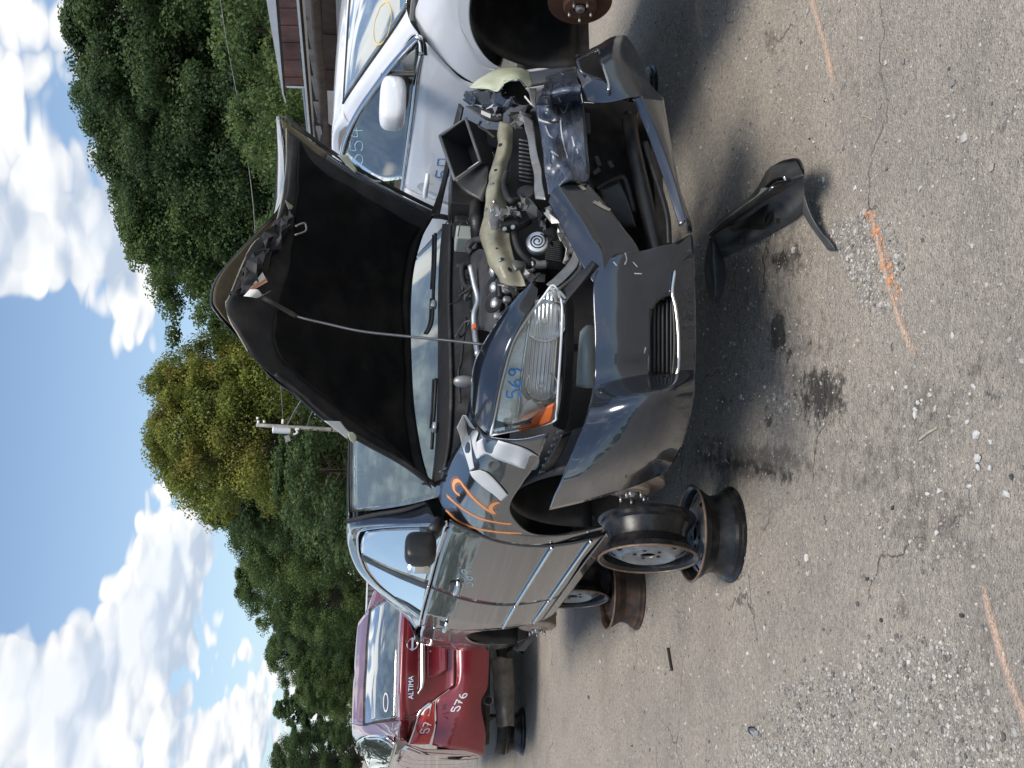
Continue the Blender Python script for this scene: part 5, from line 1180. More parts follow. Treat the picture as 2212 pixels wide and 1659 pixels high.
cl_ = patch('broken_lamp_housing', [[D.Y(c1(*q), y) for q, y in zip([(302, 480), (360, 430), (450, 385), (560, 340), (700, 335), (775, 365)], [-.30, -.34, -.36, -.38, -.40, -.40])], [D.Y(c1(*q), y) for q, y in zip([(330, 495), (420, 460), (520, 430), (600, 400), (700, 400), (800, 455)], [-.36, -.42, -.45, -.46, -.46, -.44])], [D.Y(c1(*q), y) for q, y in zip([(380, 500), (450, 505), (520, 520), (555, 460), (690, 430), (760, 500)], [-.38, -.44, -.47, -.48, -.48, -.45])]], 36, 20, 'cloudy_plastic', DR, .003, jit=.010)
patch('lamp_inner', [[D.Y(c1(*q), -.40) for q in [(560, 430), (640, 440), (700, 450)]], [D.Y(c1(*q), -.36) for q in [(560, 520), (650, 560), (760, 520)]], [D.Y(c1(*q), -.38) for q in [(600, 580), (700, 620), (800, 620)]]], 14, 12, 'black_matt', cl_, .004, jit=.01)
for (p, q) in (((570, 470), (530, 515)), ((735, 560), (800, 640)), ((560, 435), (680, 435))): bar('lamp_strut', D.Y(c1(*p), -.48), D.Y(c1(*q), -.48), .010, .006, 'white_plastic', cl_)
crumple('mount_plate', [[D.Y(c1(*q), -.52) for q in [(620, 720), (680, 690), (720, 640)]], [D.Y(c1(*q), -.54) for q in [(640, 780), (700, 760), (780, 680)]], [D.Y(c1(*q), -.52) for q in [(620, 860), (700, 860), (820, 760)]]], 8, 7, 'dull_metal', DR, .022)
patch('side_bracket', [[D.Y(c1(*q), -.58) for q in [(770, 500), (830, 500)]], [D.Y(c1(*q), -.60) for q in [(780, 580), (825, 590)]], [D.Y(c1(*q), -.60) for q in [(800, 640), (815, 650)]]], 6, 8, 'dull_metal', DR, .004)
tube('bay_wire', [D.Y(c1(*q), -.46) for q in [(390, 760), (375, 800), (440, 840), (500, 890)]], .006, 'rubber', DR, 6, 20)
box('far_inner_fender', (.66, -.35, .62), (.70, .38, 1.16), 'black_matt', DR); box('far_fender_rail', (.62, -.40, 1.10), (.72, .36, 1.18), 'black_matt', DR)
patch('far_gutter', [[D.Y(c1(0, 1480), .20), D.Y(c1(80, 1250), .0), D.Y(c1(150, 900), -.2), D.Y(c1(220, 620), -.33)], [D.Y(c1(60, 1500), .18), D.Y(c1(110, 1260), -.02), D.Y(c1(190, 920), -.22), D.Y(c1(250, 650), -.34)]], 16, 6, 'black_plastic', DR, .01)
# ---------------------------------------------------------------- tape, paint number, chalk number on the near side
NS = [PL['fender'], fs2]
def tape(name, quads, lift=.004):
    B = [bvh(o) for o in NS]; rows = []
    for r in quads:
        rr = []
        for (a, b) in r:
            h = D.hit(e2(a, b), B); rr.append((h[0]+h[1]*lift) if h else D.X(e2(a, b), -.80))
        rows.append(rr)
    return patch(name, rows, 8, 30, 'tape', DR, .0012, jit=.002)
tape('tape_strip', [[(352, 1030), (412, 912)], [(375, 1090), (450, 980)], [(420, 1220), (490, 1130)], [(455, 1330), (500, 1270)], [(480, 1425), (520, 1400)]])
tape('tape_strip', [[(415, 912), (440, 915)], [(470, 1000), (530, 1030)], [(500, 1130), (565, 1070)], [(520, 1230), (545, 1165)], [(545, 1310), (575, 1300)]], .006)
tape('tape_strip', [[(545, 1160), (545, 1310)], [(600, 1120), (600, 1280)], [(650, 1105), (650, 1270)], [(760, 1140), (720, 1310)], [(900, 1180), (850, 1355)], [(1010, 1220), (980, 1400)], [(1120, 1290), (1130, 1420)]], .005)
tape('tape_strip', [[(478, 1430), (575, 1415)], [(510, 1490), (640, 1440)], [(600, 1570), (700, 1490)], [(700, 1640), (760, 1560)], [(770, 1700), (832, 1645)]], .006)
NS2 = NS+[PL['front_door']]
def soft_spray():
    m, t, b, oc = mat('orange_overspray')
    t.set(b.inputs['Base Color'], (.82, .30, .08)); b.inputs['Roughness'].default_value = .5
    t.set(b.inputs['Alpha'], t.mr(t.noise(oc, 240, 3, .6), .42, .60, .0, .55))
soft_spray()
NUM = [[c3(*q) for q in s] for s in ([(685, 500), (740, 550), (820, 585), (930, 605), (1050, 612)], [(690, 430), (760, 490), (850, 540), (950, 562), (1000, 566)],
       [(752, 430), (728, 408), (722, 380), (732, 360), (752, 360), (775, 390), (815, 440), (860, 480), (895, 505), (915, 515), (900, 490), (915, 470), (940, 462)])]
NUM[0] = [q for q in NUM[0]]
marks('spray_number', D, NUM, .017, NS2, 'orange_spray', DR, .003, 20); marks('spray_halo', D, NUM, .042, NS2, 'orange_overspray', DR, .0022, 20)
marks('chalk_number', D, digits('569', 1001, 1266, 21, 10, 4, -.06), .006, [PL['front_door']], 'chalk_blue', PL['front_door'], .004)

# ---------------------------------------------------------------- rims under the cars
XL = (-D.xc)
p = gnd(1578, 1155); rim((p.x, p.y, .002), (0, 0, 1), 'black steel rim lying flat under the front corner of the dark car')
q = at(1399, 1195, 4.36); cz = .187+.214
rim((q.x+.155*D.xc.x, q.y+.155*D.xc.y, cz), (XL.x, XL.y, .03), 'black rim with grey face standing upright on the flat rim beneath the dark car')
p = gnd(1376, 1282); rim((p.x, p.y, .002), (0, 0, 1), 'rusty steel rim lying flat under the rear of the dark car', True)
q = at(1283, 1288, 6.0); rim((q.x+.16*D.xc.x, q.y+.16*D.xc.y, .187+.214), (XL.x, XL.y, 0), 'steel rim standing upright on the rusty flat rim behind the front stand')
p = gnd(1402, 215); rim((p.x, p.y, .002), (0, 0, 1), 'black steel rim half hidden below the right end of the crushed bumper')
q = D.c0+D.xc*.72+D.yc*.55; rim((q.x, q.y, .187+.214), (-XL.x, -XL.y, 0), 'steel rim standing upright in the shadow below the far side of the dark car')
# ---------------------------------------------------------------- plastic bumper grille lying on the ground
def gp(a, b): return 1426.4+.26455*a, 274.3+.26455*b
def GZ(lst, zs): return [gnd(*gp(a, b), z) for (a, b), z in zip(lst, zs if isinstance(zs, (list, tuple)) else [zs]*len(lst))]
LP = empty('broken_grille', gnd(1640, 480)); tag(LP, 'broken black plastic grille trim lying on the asphalt before the crushed bumper', 'car part')
inv = -LP.location
def lp(name, rows, nu, nv, m, par=None, sol=.004, jit=.002): return patch(name, [[Vector(v)+inv for v in r] for r in rows], nu, nv, m, par or LP, sol, jit=jit)
pan = lp('panel', [GZ([(420, 890), (560, 790), (700, 700), (860, 590), (1020, 500), (1165, 400)], [.10, .12, .13, .14, .13, .12]), GZ([(450, 960), (600, 890), (760, 790), (900, 690), (1040, 600), (1175, 500)], [.07, .06, .065, .07, .08, .09]), GZ([(470, 1020), (620, 960), (780, 880), (920, 790), (1060, 700), (1180, 600)], [.05, .05, .055, .05, .055, .06]), GZ([(500, 1075), (640, 1010), (800, 930), (950, 840), (1080, 760), (1165, 690)], .012)], 50, 24, 'grey_plastic')
lp('top_rail', [GZ([(378, 880), (500, 750), (640, 640), (780, 520), (880, 350), (1000, 285), (1110, 262)], [.09, .12, .14, .15, .15, .14, .13]), GZ([(395, 885), (520, 790), (660, 690), (800, 600), (930, 480), (1040, 430), (1165, 390)], [.13, .17, .19, .20, .19, .18, .15]), GZ([(430, 888), (560, 800), (700, 705), (860, 596), (1020, 505), (1165, 402)], [.105, .125, .135, .145, .135, .125])], 60, 14, 'black_plastic')
lp('bright_strip', [GZ([(378, 876), (520, 760), (660, 655), (790, 560), (830, 500)], [.115, .155, .175, .185, .19]), GZ([(388, 884), (530, 782), (672, 678), (812, 590), (925, 490)], [.122, .16, .18, .19, .195])], 40, 4, 'alloy', jit=0)
lp('torn_sticker', [GZ([(860, 480), (930, 420), (1010, 395)], .205), GZ([(880, 500), (950, 450), (1020, 430)], .20)], 10, 4, 'chrome', jit=.006)
lp('end_hoop', [GZ([(890, 340), (980, 285), (1090, 258), (1140, 275), (1165, 330), (1172, 390)], [.15, .15, .14, .14, .14, .13]), GZ([(930, 400), (1000, 340), (1085, 300), (1110, 310), (1135, 350), (1140, 360)], [.10, .10, .09, .09, .10, .11])], 40, 6, 'black_plastic')
lp('left_leg', [GZ([(405, 905), (380, 1010), (362, 1150), (380, 1290), (405, 1425)], [.10, .08, .06, .05, .03]), GZ([(440, 930), (430, 1040), (430, 1160), (440, 1290), (440, 1420)], [.09, .09, .08, .07, .04]), GZ([(505, 1060), (520, 1100), (525, 1200), (515, 1310), (490, 1390)], [.02, .015, .012, .012, .012])], 14, 40, 'grey_plastic')
lp('right_leg', [GZ([(1175, 560), (1230, 720), (1310, 860), (1380, 930), (1432, 1005)], [.09, .06, .04, .03, .015]), GZ([(1160, 690), (1220, 800), (1290, 890), (1340, 960), (1370, 1005)], [.02, .015, .012, .012, .012])], 8, 40, 'grey_plastic')
for (a, b) in ((800, 740), (950, 770), (670, 935)):
    h = Vector(gnd(*gp(a, b), .085))+inv; box('clip', (-.012, -.010, -.012), (.012, .010, .012), 'black_plastic', pan, .003, Matrix.Translation(h))
lp('inner_web', [GZ([(560, 810), (700, 720), (900, 590)], .115), GZ([(600, 850), (740, 790), (850, 790)], .085), GZ([(700, 820), (850, 820), (930, 680)], .075)], 20, 12, 'black_plastic', sol=.003)
# ---------------------------------------------------------------- small litter
bp_ = empty('metal_bolt', gnd(1631, 1578)); tag(bp_, 'shiny metal bolt lying on the asphalt at the far lower left', 'bolt')
Mx = axis_m((0, 0, .013), (.1, -1, .05)); lathe('shank', [(.0, .05), (.011, .05), (.012, .045), (.012, 0), (.0, 0)], 'alloy', bp_, 20, Mx)
Mh = axis_m((-.0, .0, .013), (-.1, 1, .05)); lathe('head', [(.0, .016), (.012, .016), (.015, .012), (.015, .004), (.012, 0)], 'black_plastic', bp_, 20, Mh)
lathe('collar', [(.016, .0), (.016, .005), (.011, .005)], 'steel', bp_, 20, Mh)
def stick(pts, r, m, label, cat, nm):
    P = [gnd(x, y, r) for x, y in pts]; o = tube(nm, [p-P[0] for p in P], r, m, None, 6, 12); o.location = P[0]; tag(o, label, cat)
stick([(1443, 1400), (1447, 1425), (1451, 1448)], .008, 'black_plastic', 'thin black plastic stick on the asphalt left of the rear stand', 'stick', 'black_stick')
stick([(1985, 950), (2005, 935), (2024, 924)], .004, 'tan_stone', 'pale dry twig in the brown stained patch', 'twig', 'twig')
stick([(1860, 250), (1872, 252), (1884, 258)], .003, 'tan_stone', 'tiny pale twig on the open asphalt at right', 'twig', 'twig')

# ================================================================== THE WHITE CAR
WZ = .242
W = Car('white_car', 2.513, 4.982, -.380, 'white sedan on stands right of the wreck, chalk number on its side window', 'car')
WR = W.root
def wS(y, z, sg=-1, out=0.0): return Vector((sg*(hw(y, z-WZ)+out), y, z))
def w_on(p): return W.surf(p, lambda q: q.x+hw(q.y, q.z-WZ), 2.5, 12.0)
def w_side(name, rows, nu, nv, sg, m='white_paint', solid=.005):
    R2 = [cr([Vector((y, z+WZ, 0)) for (y, z) in r], nu) for r in rows]; cols = [cr([r[j] for r in R2], nv) for j in range(nu)]
    return mk(name, [wS(cols[j][i].x, cols[j][i].y, sg) for i in range(nv) for j in range(nu)], gfaces(nv, nu), m, WR, True, solid, off=0)
WP = {}
for sg in (-1, 1):
    fen = [[(.30, 1.27), (.36, 1.20), (.497, 1.0), (.52, .80), (.475, .44)], [(.22, 1.28), (.27, 1.20), (.39, 1.02), (.41, .80), (.37, .455)], [(.14, 1.27), (.18, 1.19), (.30, 1.04), (.388, .90), (.392, .70)], [(.05, 1.26), (.08, 1.18), (.18, 1.07), (.30, .98), (.373, .868)], [(-.04, 1.24), (-.02, 1.17), (.06, 1.10), (.16, 1.06), (.24, .985)], [(-.15, 1.22), (-.14, 1.16), (-.08, 1.11), (-.02, 1.08), (.06, 1.040)], [(-.25, 1.20), (-.24, 1.14), (-.22, 1.10), (-.20, 1.07), (-.16, 1.03)], [(-.36, 1.17), (-.36, 1.11), (-.35, 1.05), (-.34, 1.0), (-.33, .93)], [(-.55, 1.12), (-.55, 1.04), (-.48, .92), (-.43, .82), (-.40, .72)], [(-.72, 1.05), (-.72, .95), (-.62, .78), (-.50, .62), (-.41, .50)]]
    def wx(y, z):
        w = hw(y, min(z, 1.12)); return w-(max(0, z-1.12)/.15)**1.6*.11
    cols = [[Vector((sg*wx(y, z), y, z+WZ)) for y, z in c] for c in fen]
    WP['fender', sg] = patch('front_fender', cols, 24, 64, 'white_paint', WR, .004)
    WP['door', sg] = w_side('front_door', [[(.305, 1.225), (.75, 1.245), (1.15, 1.255), (1.60, 1.27)], [(.44, 1.10), (.8, 1.12), (1.2, 1.13), (1.64, 1.13)], [(.515, 1.0), (.85, 1.0), (1.25, 1.0), (1.67, 1.0)], [(.530, .80), (.9, .80), (1.3, .80), (1.694, .82)], [(.492, .60), (.85, .60), (1.25, .6), (1.655, .62)], [(.478, .46), (.85, .46), (1.25, .46), (1.64, .46)]], 30, 30, sg)
    WP['rear', sg] = w_side('rear_door', [[(1.61, 1.27), (2.0, 1.28), (2.3, 1.285), (2.62, 1.28)], [(1.68, 1.0), (2.0, 1.0), (2.25, 1.0), (2.52, 1.0)], [(1.704, .82), (1.95, .82), (2.15, .82), (2.37, .82)], [(1.65, .46), (1.9, .46), (2.1, .46), (2.30, .50)]], 20, 20, sg)
    WP['quarter', sg] = w_side('rear_quarter', [[(2.63, 1.28), (2.8, 1.28), (3.1, 1.27), (3.6, 1.22)], [(2.53, 1.05), (2.75, 1.05), (3.1, 1.05), (3.66, 1.0)], [(2.38, .82), (2.68, .935), (3.0, .80), (3.66, .70)]], 20, 14, sg)
def wg(lst): return [w_on(c5(a, b)) for a, b in lst]
wfg = patch('side_window', [wg([(928, 446), (908, 650), (884, 860), (862, 1040)]), wg([(830, 444), (790, 640), (740, 820), (710, 1040)]), wg([(742, 446), (655, 600), (580, 740), (528, 900)])], 20, 18, 'car_glass', WR, .004)
patch('quarter_window', [wg([(948, 262), (944, 330), (938, 418)]), wg([(905, 300), (890, 350), (850, 420)]), wg([(885, 310), (840, 360), (768, 418)])], 10, 10, 'car_glass', WR, .004)
tube('window_divider', wg([(945, 432), (850, 433), (745, 434)]), .012, 'black_plastic', WR, 8, 12)
frame_l = wg([(975, 300), (968, 235), (945, 222), (880, 290), (800, 380), (700, 510), (610, 640), (548, 760), (515, 860), (498, 960), (490, 1080)])
tube('window_frame', frame_l, .016, 'chrome', WR, 8, 60); tube('window_seal', [p+Vector((0, .012, -.02)) for p in frame_l], .012, 'rubber', WR, 8, 60)
tube('belt_seal', wg([(972, 300), (945, 440), (922, 640), (892, 860), (866, 1050), (855, 1120)]), .012, 'chrome', WR, 8, 40)
patch('rear_side_window', [[wS(1.72, 1.285+WZ), wS(2.1, 1.295+WZ), wS(2.55, 1.29+WZ)], [wS(1.68, 1.5+WZ), wS(2.05, 1.47+WZ), wS(2.35, 1.4+WZ)], [wS(1.65, 1.63+WZ), wS(1.95, 1.60+WZ), wS(2.2, 1.55+WZ)]], 10, 10, 'car_glass', WR, .004)
# a-pillar, windshield, roof
wl_ = [W.X(c5(a, b), x) for (a, b), x in zip([(885, 55), (835, 140), (760, 250), (640, 420), (560, 535), (520, 598)], [-.74, -.72, -.70, -.66, -.63, -.60])]
wf2 = wg([(960, 205), (915, 212), (840, 318), (730, 455), (640, 590), (560, 720)])
roof_l = [wl_[-1], Vector((-.59, 1.50, 1.705+WZ)), Vector((-.58, 1.9, 1.70+WZ)), Vector((-.57, 2.4, 1.64+WZ)), Vector((-.60, 3.0, 1.46+WZ))]
low_l = [wf2[-1], wS(1.45, 1.66+WZ), wS(1.8, 1.655+WZ), wS(2.3, 1.57+WZ), wS(3.0, 1.30+WZ)]
patch('a_pillar', [wl_, [(a+b)*.5+Vector((-.012, -.012, .012)) for a, b in zip(wl_, wf2)], wf2], 40, 10, 'white_paint', WR, .004)
patch('roof_rail', [roof_l, [(a+b)*.5+Vector((-.014, -.0, .014)) for a, b in zip(roof_l, low_l)], low_l], 30, 10, 'white_paint', WR, .004)
def mir(l): return [Vector((-p.x, p.y, p.z)) for p in l]
patch('a_pillar', [mir(wl_), mir(wf2)], 40, 6, 'white_paint', WR, .004); patch('roof_rail', [mir(roof_l), mir(low_l)], 30, 6, 'white_paint', WR, .004)
def bow(pL, b, u, n=9): return [Vector((pL.x*(1-2*i/(n-1)), pL.y-b*(1-(1-2*i/(n-1))**2), pL.z+u*(1-(1-2*i/(n-1))**2))) for i in range(n)]
wwin = patch('windshield', [bow(p, .20-.02*i, .0) for i, p in enumerate(wl_)], 34, 24, 'windshield_glass', WR, .005)
tube('windshield_seal', wl_, .010, 'rubber', WR, 8, 40); tube('header_seal', bow(wl_[-1], .10, .0), .007, 'rubber', WR, 8, 30)
patch('roof_panel', [bow(p, .09-.03*i, .010) for i, p in enumerate(roof_l[:4])], 24, 24, 'white_paint', WR, .004)
patch('rear_window', [bow(roof_l[3], 0, .010), bow(roof_l[4], -.03, .03)], 16, 8, 'car_glass', WR, .004)
patch('trunk_lid', [bow(Vector((-.7, 3.0, 1.30+WZ)), 0, .02), bow(Vector((-.74, 3.6, 1.24+WZ)), -.03, .02), bow(Vector((-.74, 3.72, .9+WZ)), -.05, 0)], 16, 14, 'white_paint', WR, .004)
patch('hood', [bow(Vector((-.765, .14, 1.262+WZ)), .20, .03), bow(Vector((-.775, -.25, 1.185+WZ)), .14, .06), bow(Vector((-.70, -.70, 1.06+WZ)), .16, .06)], 24, 20, 'white_paint', WR, .004)
patch('front_fascia', [bow(Vector((-.70, -.71, 1.055+WZ)), .16, .05), bow(Vector((-.74, -.74, .93+WZ)), .20, 0), bow(Vector((-.80, -.68, .84+WZ)), .26, 0)], 24, 10, 'black_plastic', WR, .004)
for sx in (-1, 1): patch('head_lamp', [[Vector((sx*.72, -.70, 1.05+WZ)), Vector((sx*.40, -.85, 1.04+WZ))], [Vector((sx*.80, -.70, .92+WZ)), Vector((sx*.40, -.915, .93+WZ))]], 10, 8, 'frosted', WR, .01)
patch('front_bumper', [bow(Vector((-.82, -.66, .86+WZ)), .27, 0), bow(Vector((-.84, -.62, .75+WZ)), .36, 0), bow(Vector((-.82, -.55, .48+WZ)), .38, 0)], 24, 14, 'white_paint', WR, .004)
mcw = W.X(c5(806, 600), -1.0); mw = shell('side_mirror', mcw, .148, .075, .066, 'white_paint', WR, .55, R(8))
shell('mirror_base', mcw+Vector((.09, .03, -.05)), .10, .045, .03, 'black_plastic', mw, .7)
hh = W.X(c5(1000, 1090), -.93)
hd = tube('handle', [hh+Vector((.03, .10, -.004)), hh+Vector((-.012, .075, 0)), hh+Vector((-.022, 0, .002)), hh+Vector((-.012, -.075, 0)), hh+Vector((.03, -.10, -.002))], [.012, .015, .016, .015, .012], 'white_paint', WP['door', -1], 10, 20)
lathe('handle_recess', [(.055, .002), (.045, .001), (.001, -.004)], 'white_plastic', hd, 28, axis_m(w_on(c5(1003, 1085))+Vector((-.004, 0, 0)), (-1, 0, .1)))
def w_well(cy, a0=-28, a1=208): return patch('wheel_liner', [[Vector((x, cy+.385*math.cos(R(a)), .655+WZ+.385*math.sin(R(a)))) for a in np.linspace(a0, a1, 9)] for x in np.linspace(-.885, -.40, 5)], 26, 10, 'black_plastic', WR, .004)
w_well(0.0); w_well(2.68)
box('inner_wall', (-.43, -.5, .62), (-.40, .45, 1.32), 'black_matt', WR); box('floor_pan', (-.80, .35, .66), (.80, 3.5, .72), 'underbody', WR)
tube('sway_bar', [Vector((-.6, .25, .78)), Vector((.6, .25, .78))], .02, 'underbody', WR, 8)
rotor('brake_rotor', WR, (-.80, 0.0, .78), (-1, 0, 0), .148, 'rotor_rust', .078); rotor('brake_rotor', WR, (.80, 0.0, .78), (1, 0, 0), .148, 'rotor_rust', .078)
tube('axle_strut', [Vector((-.74, 0, .78)), Vector((-.40, .02, .80))], .035, 'underbody', WR, 10)
patch('dashboard', [[Vector((-.7, .40, 1.50)), Vector((.7, .40, 1.50))], [Vector((-.7, .95, 1.46)), Vector((.7, .95, 1.46))]], 8, 8, 'grey_plastic', WR, .02)
for sx in (-.38, .38):
    s = shell('seat', (sx, 1.6, 1.05), .24, .25, .14, 'seat_cloth', WR, .6); shell('backrest', (sx, 1.9, 1.36), .23, .08, .34, 'seat_cloth', s, .6); shell('headrest', (sx, 1.93, 1.72), .13, .05, .09, 'seat_cloth', s, .6)
box('sun_visor_card', (-.06, -.004, -.08), (.06, .004, .08), 'tarp_blue', WR, .002, Matrix.Translation(W.X(c5(690, 720), -.45)))
tube('wiper', [W.X(c5(872, 80), -.70), W.X(c5(868, 30), -.60), W.X(c5(875, -30), -.45)], .010, 'black_plastic', WR, 8, 12)
def h1p(s): return [h1(*q) for q in s]
marks('chalk_number', W, digits('554', 757, 354, 27, 22, 7, .0), .006, [wfg], 'chalk_blue', wfg, .004)
marks('marker_number', W, digits('50', 941, 383, 27, 17, 8, .1), .007, [WP['door', -1]], 'blue_marker', WP['door', -1], .004)
marks('marker_loop', W, [[c5(*q) for q in [(735, 40), (770, 12), (795, 40), (802, 100), (790, 170), (770, 225), (735, 258), (708, 245), (698, 190), (706, 120), (725, 70), (735, 40)]]], .007, [wwin], 'yellow_marker', wwin, .004, 8)
q = W.c0+W.xc*(-.62)+W.yc*1.5; rim((q.x, q.y, .002), (0, 0, 1), 'steel rim lying flat in the shadow under the white car'); rim((q.x, q.y, .187+.214), tuple(-W.xc), 'steel rim standing upright under the white car')

# ================================================================== THE RED CAR (rear towards us)
RC = Car('red_car', -2.757, 10.134, -.396, 'dark red sedan seen from behind on stands at the left', 'car')
RR = RC.root; RZ = .169
def ry(x): return -1.08+.33*(min(abs(x), .9)/.88)**3.2
def RB(a, b, o=0.0): return RC.surf(c4(a, b), lambda q: q.y-ry(q.x)+o, 6.0, 13.0, 80)
def RX(a, b, x): return RC.X(c4(a, b), x)
def RY(a, b, y): return RC.Y(c4(a, b), y)
def full(rows): return [r+[Vector((-p.x, p.y, p.z)) for p in reversed(r[:-1])] for r in rows]
def cen(l): l[-1].x = 0.0; return l
def rrow(lst, o=0.0): return cen([RB(a, b, o) for a, b in lst])
lid = patch('trunk_lid', full([rrow([(838, 1190), (838, 850), (850, 495)]), rrow([(895, 1165), (895, 850), (900, 495)], .012), rrow([(1000, 1110), (1000, 850), (1010, 495)]), rrow([(1130, 1010), (1130, 800), (1135, 495)], -.02), rrow([(1240, 930), (1240, 750), (1240, 495)], -.03), rrow([(1300, 880), (1305, 750), (1308, 495)], -.01)]), 40, 30, 'red_paint', RR, .004)
sp_ = [RB(850, 1190, .05), RB(845, 1000, .07), RB(848, 800, .075), RB(860, 495, .08)]; sp_[-1].x = 0
tube('spoiler_lip', sp_+[Vector((-p.x, p.y, p.z)) for p in reversed(sp_[:-1])], .022, 'red_paint', lid, 10, 40)
cb = patch('chrome_bar', full([rrow([(982, 962), (1003, 880), (1005, 700), (1008, 495)], .03), rrow([(985, 955), (1025, 878), (1030, 700), (1034, 495)], .045), rrow([(990, 945), (1045, 875), (1048, 700), (1050, 495)], .02)]), 40, 8, 'chrome', lid, .01)
patch('plate_recess', full([rrow([(1060, 820), (1062, 700), (1065, 495)], .004), rrow([(1150, 800), (1150, 700), (1150, 495)], -.002), rrow([(1240, 740), (1240, 650), (1240, 495)], .012)]), 24, 10, 'red_paint', lid, .003)
lathe('keyhole', [(.0, .004), (.008, .004), (.010, 0)], 'steel', lid, 14, axis_m(RB(1095, 585, .012), (0, -1, 0)))
em = RB(940, 495, .036); EMt = axis_m((0, em.y, em.z), (0, -1, .12), (1, 0, 0))
emb = lathe('emblem', [(.046+.006*math.cos(t), .006*math.sin(t)) for t in np.linspace(0, 6.2832, 9)], 'letter_chrome', lid, 36, EMt)
box('emblem_bar', (-.056, -.010, -.003), (.056, .010, .007), 'letter_chrome', emb, .002, EMt)
def lettering(txt, car, a, b, n, m, parent, size, name):
    """raised letters starting at a, running to b, facing n"""
    cu = bpy.data.curves.new(name, 'FONT'); cu.body = txt; cu.size = 1.0; cu.extrude = .03; cu.align_x = 'LEFT'
    to = bpy.data.objects.new(name, cu); COL.objects.link(to); bpy.context.view_layer.update()
    me = bpy.data.meshes.new_from_object(to); bpy.data.objects.remove(to)
    w = max(v.co.x for v in me.vertices)-min(v.co.x for v in me.vertices); L = (b-a).length; M = axis_m(a, n, (b-a)) @ Matrix.Diagonal((L/w, size, .12, 1))
    me.transform(M); me.materials.clear(); me.materials.append(MATS[m]); o = bpy.data.objects.new(name, me); COL.objects.link(o); o.parent = parent; return o
lettering('ALTIMA', RC, RB(945, 1002, .034), RB(945, 800, .034), (-.1, -1, .1), 'letter_chrome', lid, .062, 'model_lettering')
bmp = patch('rear_bumper', full([rrow([(1110, 1402), (1145, 1200), (1148, 1020), (1248, 932), (1316, 866), (1320, 495)]), rrow([(1250, 1430), (1290, 1250), (1320, 1050), (1350, 920), (1370, 780), (1375, 495)], .035), rrow([(1400, 1450), (1420, 1250), (1430, 1050), (1440, 900), (1445, 750), (1445, 495)], .03), rrow([(1560, 1500), (1575, 1300), (1535, 1050), (1590, 900), (1602, 750), (1608, 495)], -.03)]), 50, 26, 'red_paint', RR, .004)
# tail lamps
def tl(sg):
    top = [RB(905, 1392, .01), RB(955, 1250, .015), RB(1000, 1115, .015), RB(1095, 1032, .012)]; mid_ = [RB(1000, 1395, .02), RB(1040, 1250, .03), RB(1060, 1130, .03), RB(1115, 1030, .02)]; bot = [RB(1085, 1392, .01), RB(1128, 1250, .015), RB(1130, 1130, .015), RB(1135, 1024, .012)]
    f = (lambda l: [Vector((-p.x, p.y, p.z)) for p in l]) if sg > 0 else (lambda l: l)
    o = patch('tail_lamp', [f(top), f(mid_), f(bot)], 24, 12, 'lamp_red', RR, .003)
    patch('lamp_reflector', [[p+Vector((0, .05, 0)) for p in f(top)], [p+Vector((0, .05, 0)) for p in f(mid_)], [p+Vector((0, .05, 0)) for p in f(bot)]], 20, 10, 'frosted', o, .002)
    tube('lamp_edge', f([p+Vector((0, -.006, 0)) for p in top]), .012, 'chrome', o, 8, 24)
    tube('amber_edge', f([p+Vector((0, -.004, .010)) for p in bot]), .007, 'lamp_red', o, 8, 24)
    M = axis_m(f([RB(1030, 1260, .0)])[0], (0, -1, .1)); lathe('lamp_bowl', [(.055, .052), (.05, .045), (.03, .042), (.001, .041)], 'lamp_red', o, 24, M)
    patch('reverse_lamp', [f([RB(1010, 1140, .028), RB(1075, 1045, .024)]), f([RB(1085, 1150, .03), RB(1110, 1040, .026)])], 8, 6, 'frosted', o, .003)
    return o
tlL = tl(-1); tl(1)
for sg in (-1, 1):
    ca = [RY(778, 1182, -.38), RB(838, 1190), RB(895, 1166), RB(1000, 1113)]; cb_ = [RX(795, 1335, -.80), RX(850, 1368, -.84), RB(897, 1390), RB(905, 1388)]
    if sg > 0: ca = [Vector((-p.x, p.y, p.z)) for p in ca]; cb_ = [Vector((-p.x, p.y, p.z)) for p in cb_]
    patch('quarter_corner', [ca, [(a+b)*.5+Vector((0, -.012, .012)) for a, b in zip(ca, cb_)], cb_], 16, 12, 'red_paint', RR, .004)
# rear window, deck, roof and pillars
wt = [RY(515, 1228, .42), RY(520, 900, .36), RY(545, 495, .34)]; wb = [RY(778, 1182, -.38), RY(790, 900, -.44), RY(802, 495, -.46)]
wt[-1].x = 0; wb[-1].x = 0; wm = [(a+b)*.5+Vector((0, -.03, .02)) for a, b in zip(wt, wb)]
rw = patch('rear_window', full([wt, wm, wb]), 30, 14, 'car_glass', RR, .004)
tube('window_seal', full([wt])[0], .012, 'rubber', RR, 6, 30); tube('window_seal', [wt[0], wm[0], wb[0]], .010, 'rubber', RR, 6, 16)
deck1 = rrow([(838, 1190), (838, 850), (850, 495)]); patch('trunk_deck', full([wb, [(a+b)*.5+Vector((0, 0, .012)) for a, b in zip(wb, deck1)], deck1]), 30, 10, 'red_paint', RR, .004)
rt = [RY(412, 1215, 1.15), RY(422, 900, 1.15), RY(452, 495, 1.15)]; rt[-1].x = 0; rf = [Vector((-.56, 2.0, 1.42+RZ)), Vector((-.3, 2.0, 1.455+RZ)), Vector((0, 2.0, 1.465+RZ))]
patch('roof_panel', full([wt, [(a+b)*.5+Vector((0, 0, .02)) for a, b in zip(wt, rt)], rt, rf]), 30, 24, 'red_paint', RR, .004)
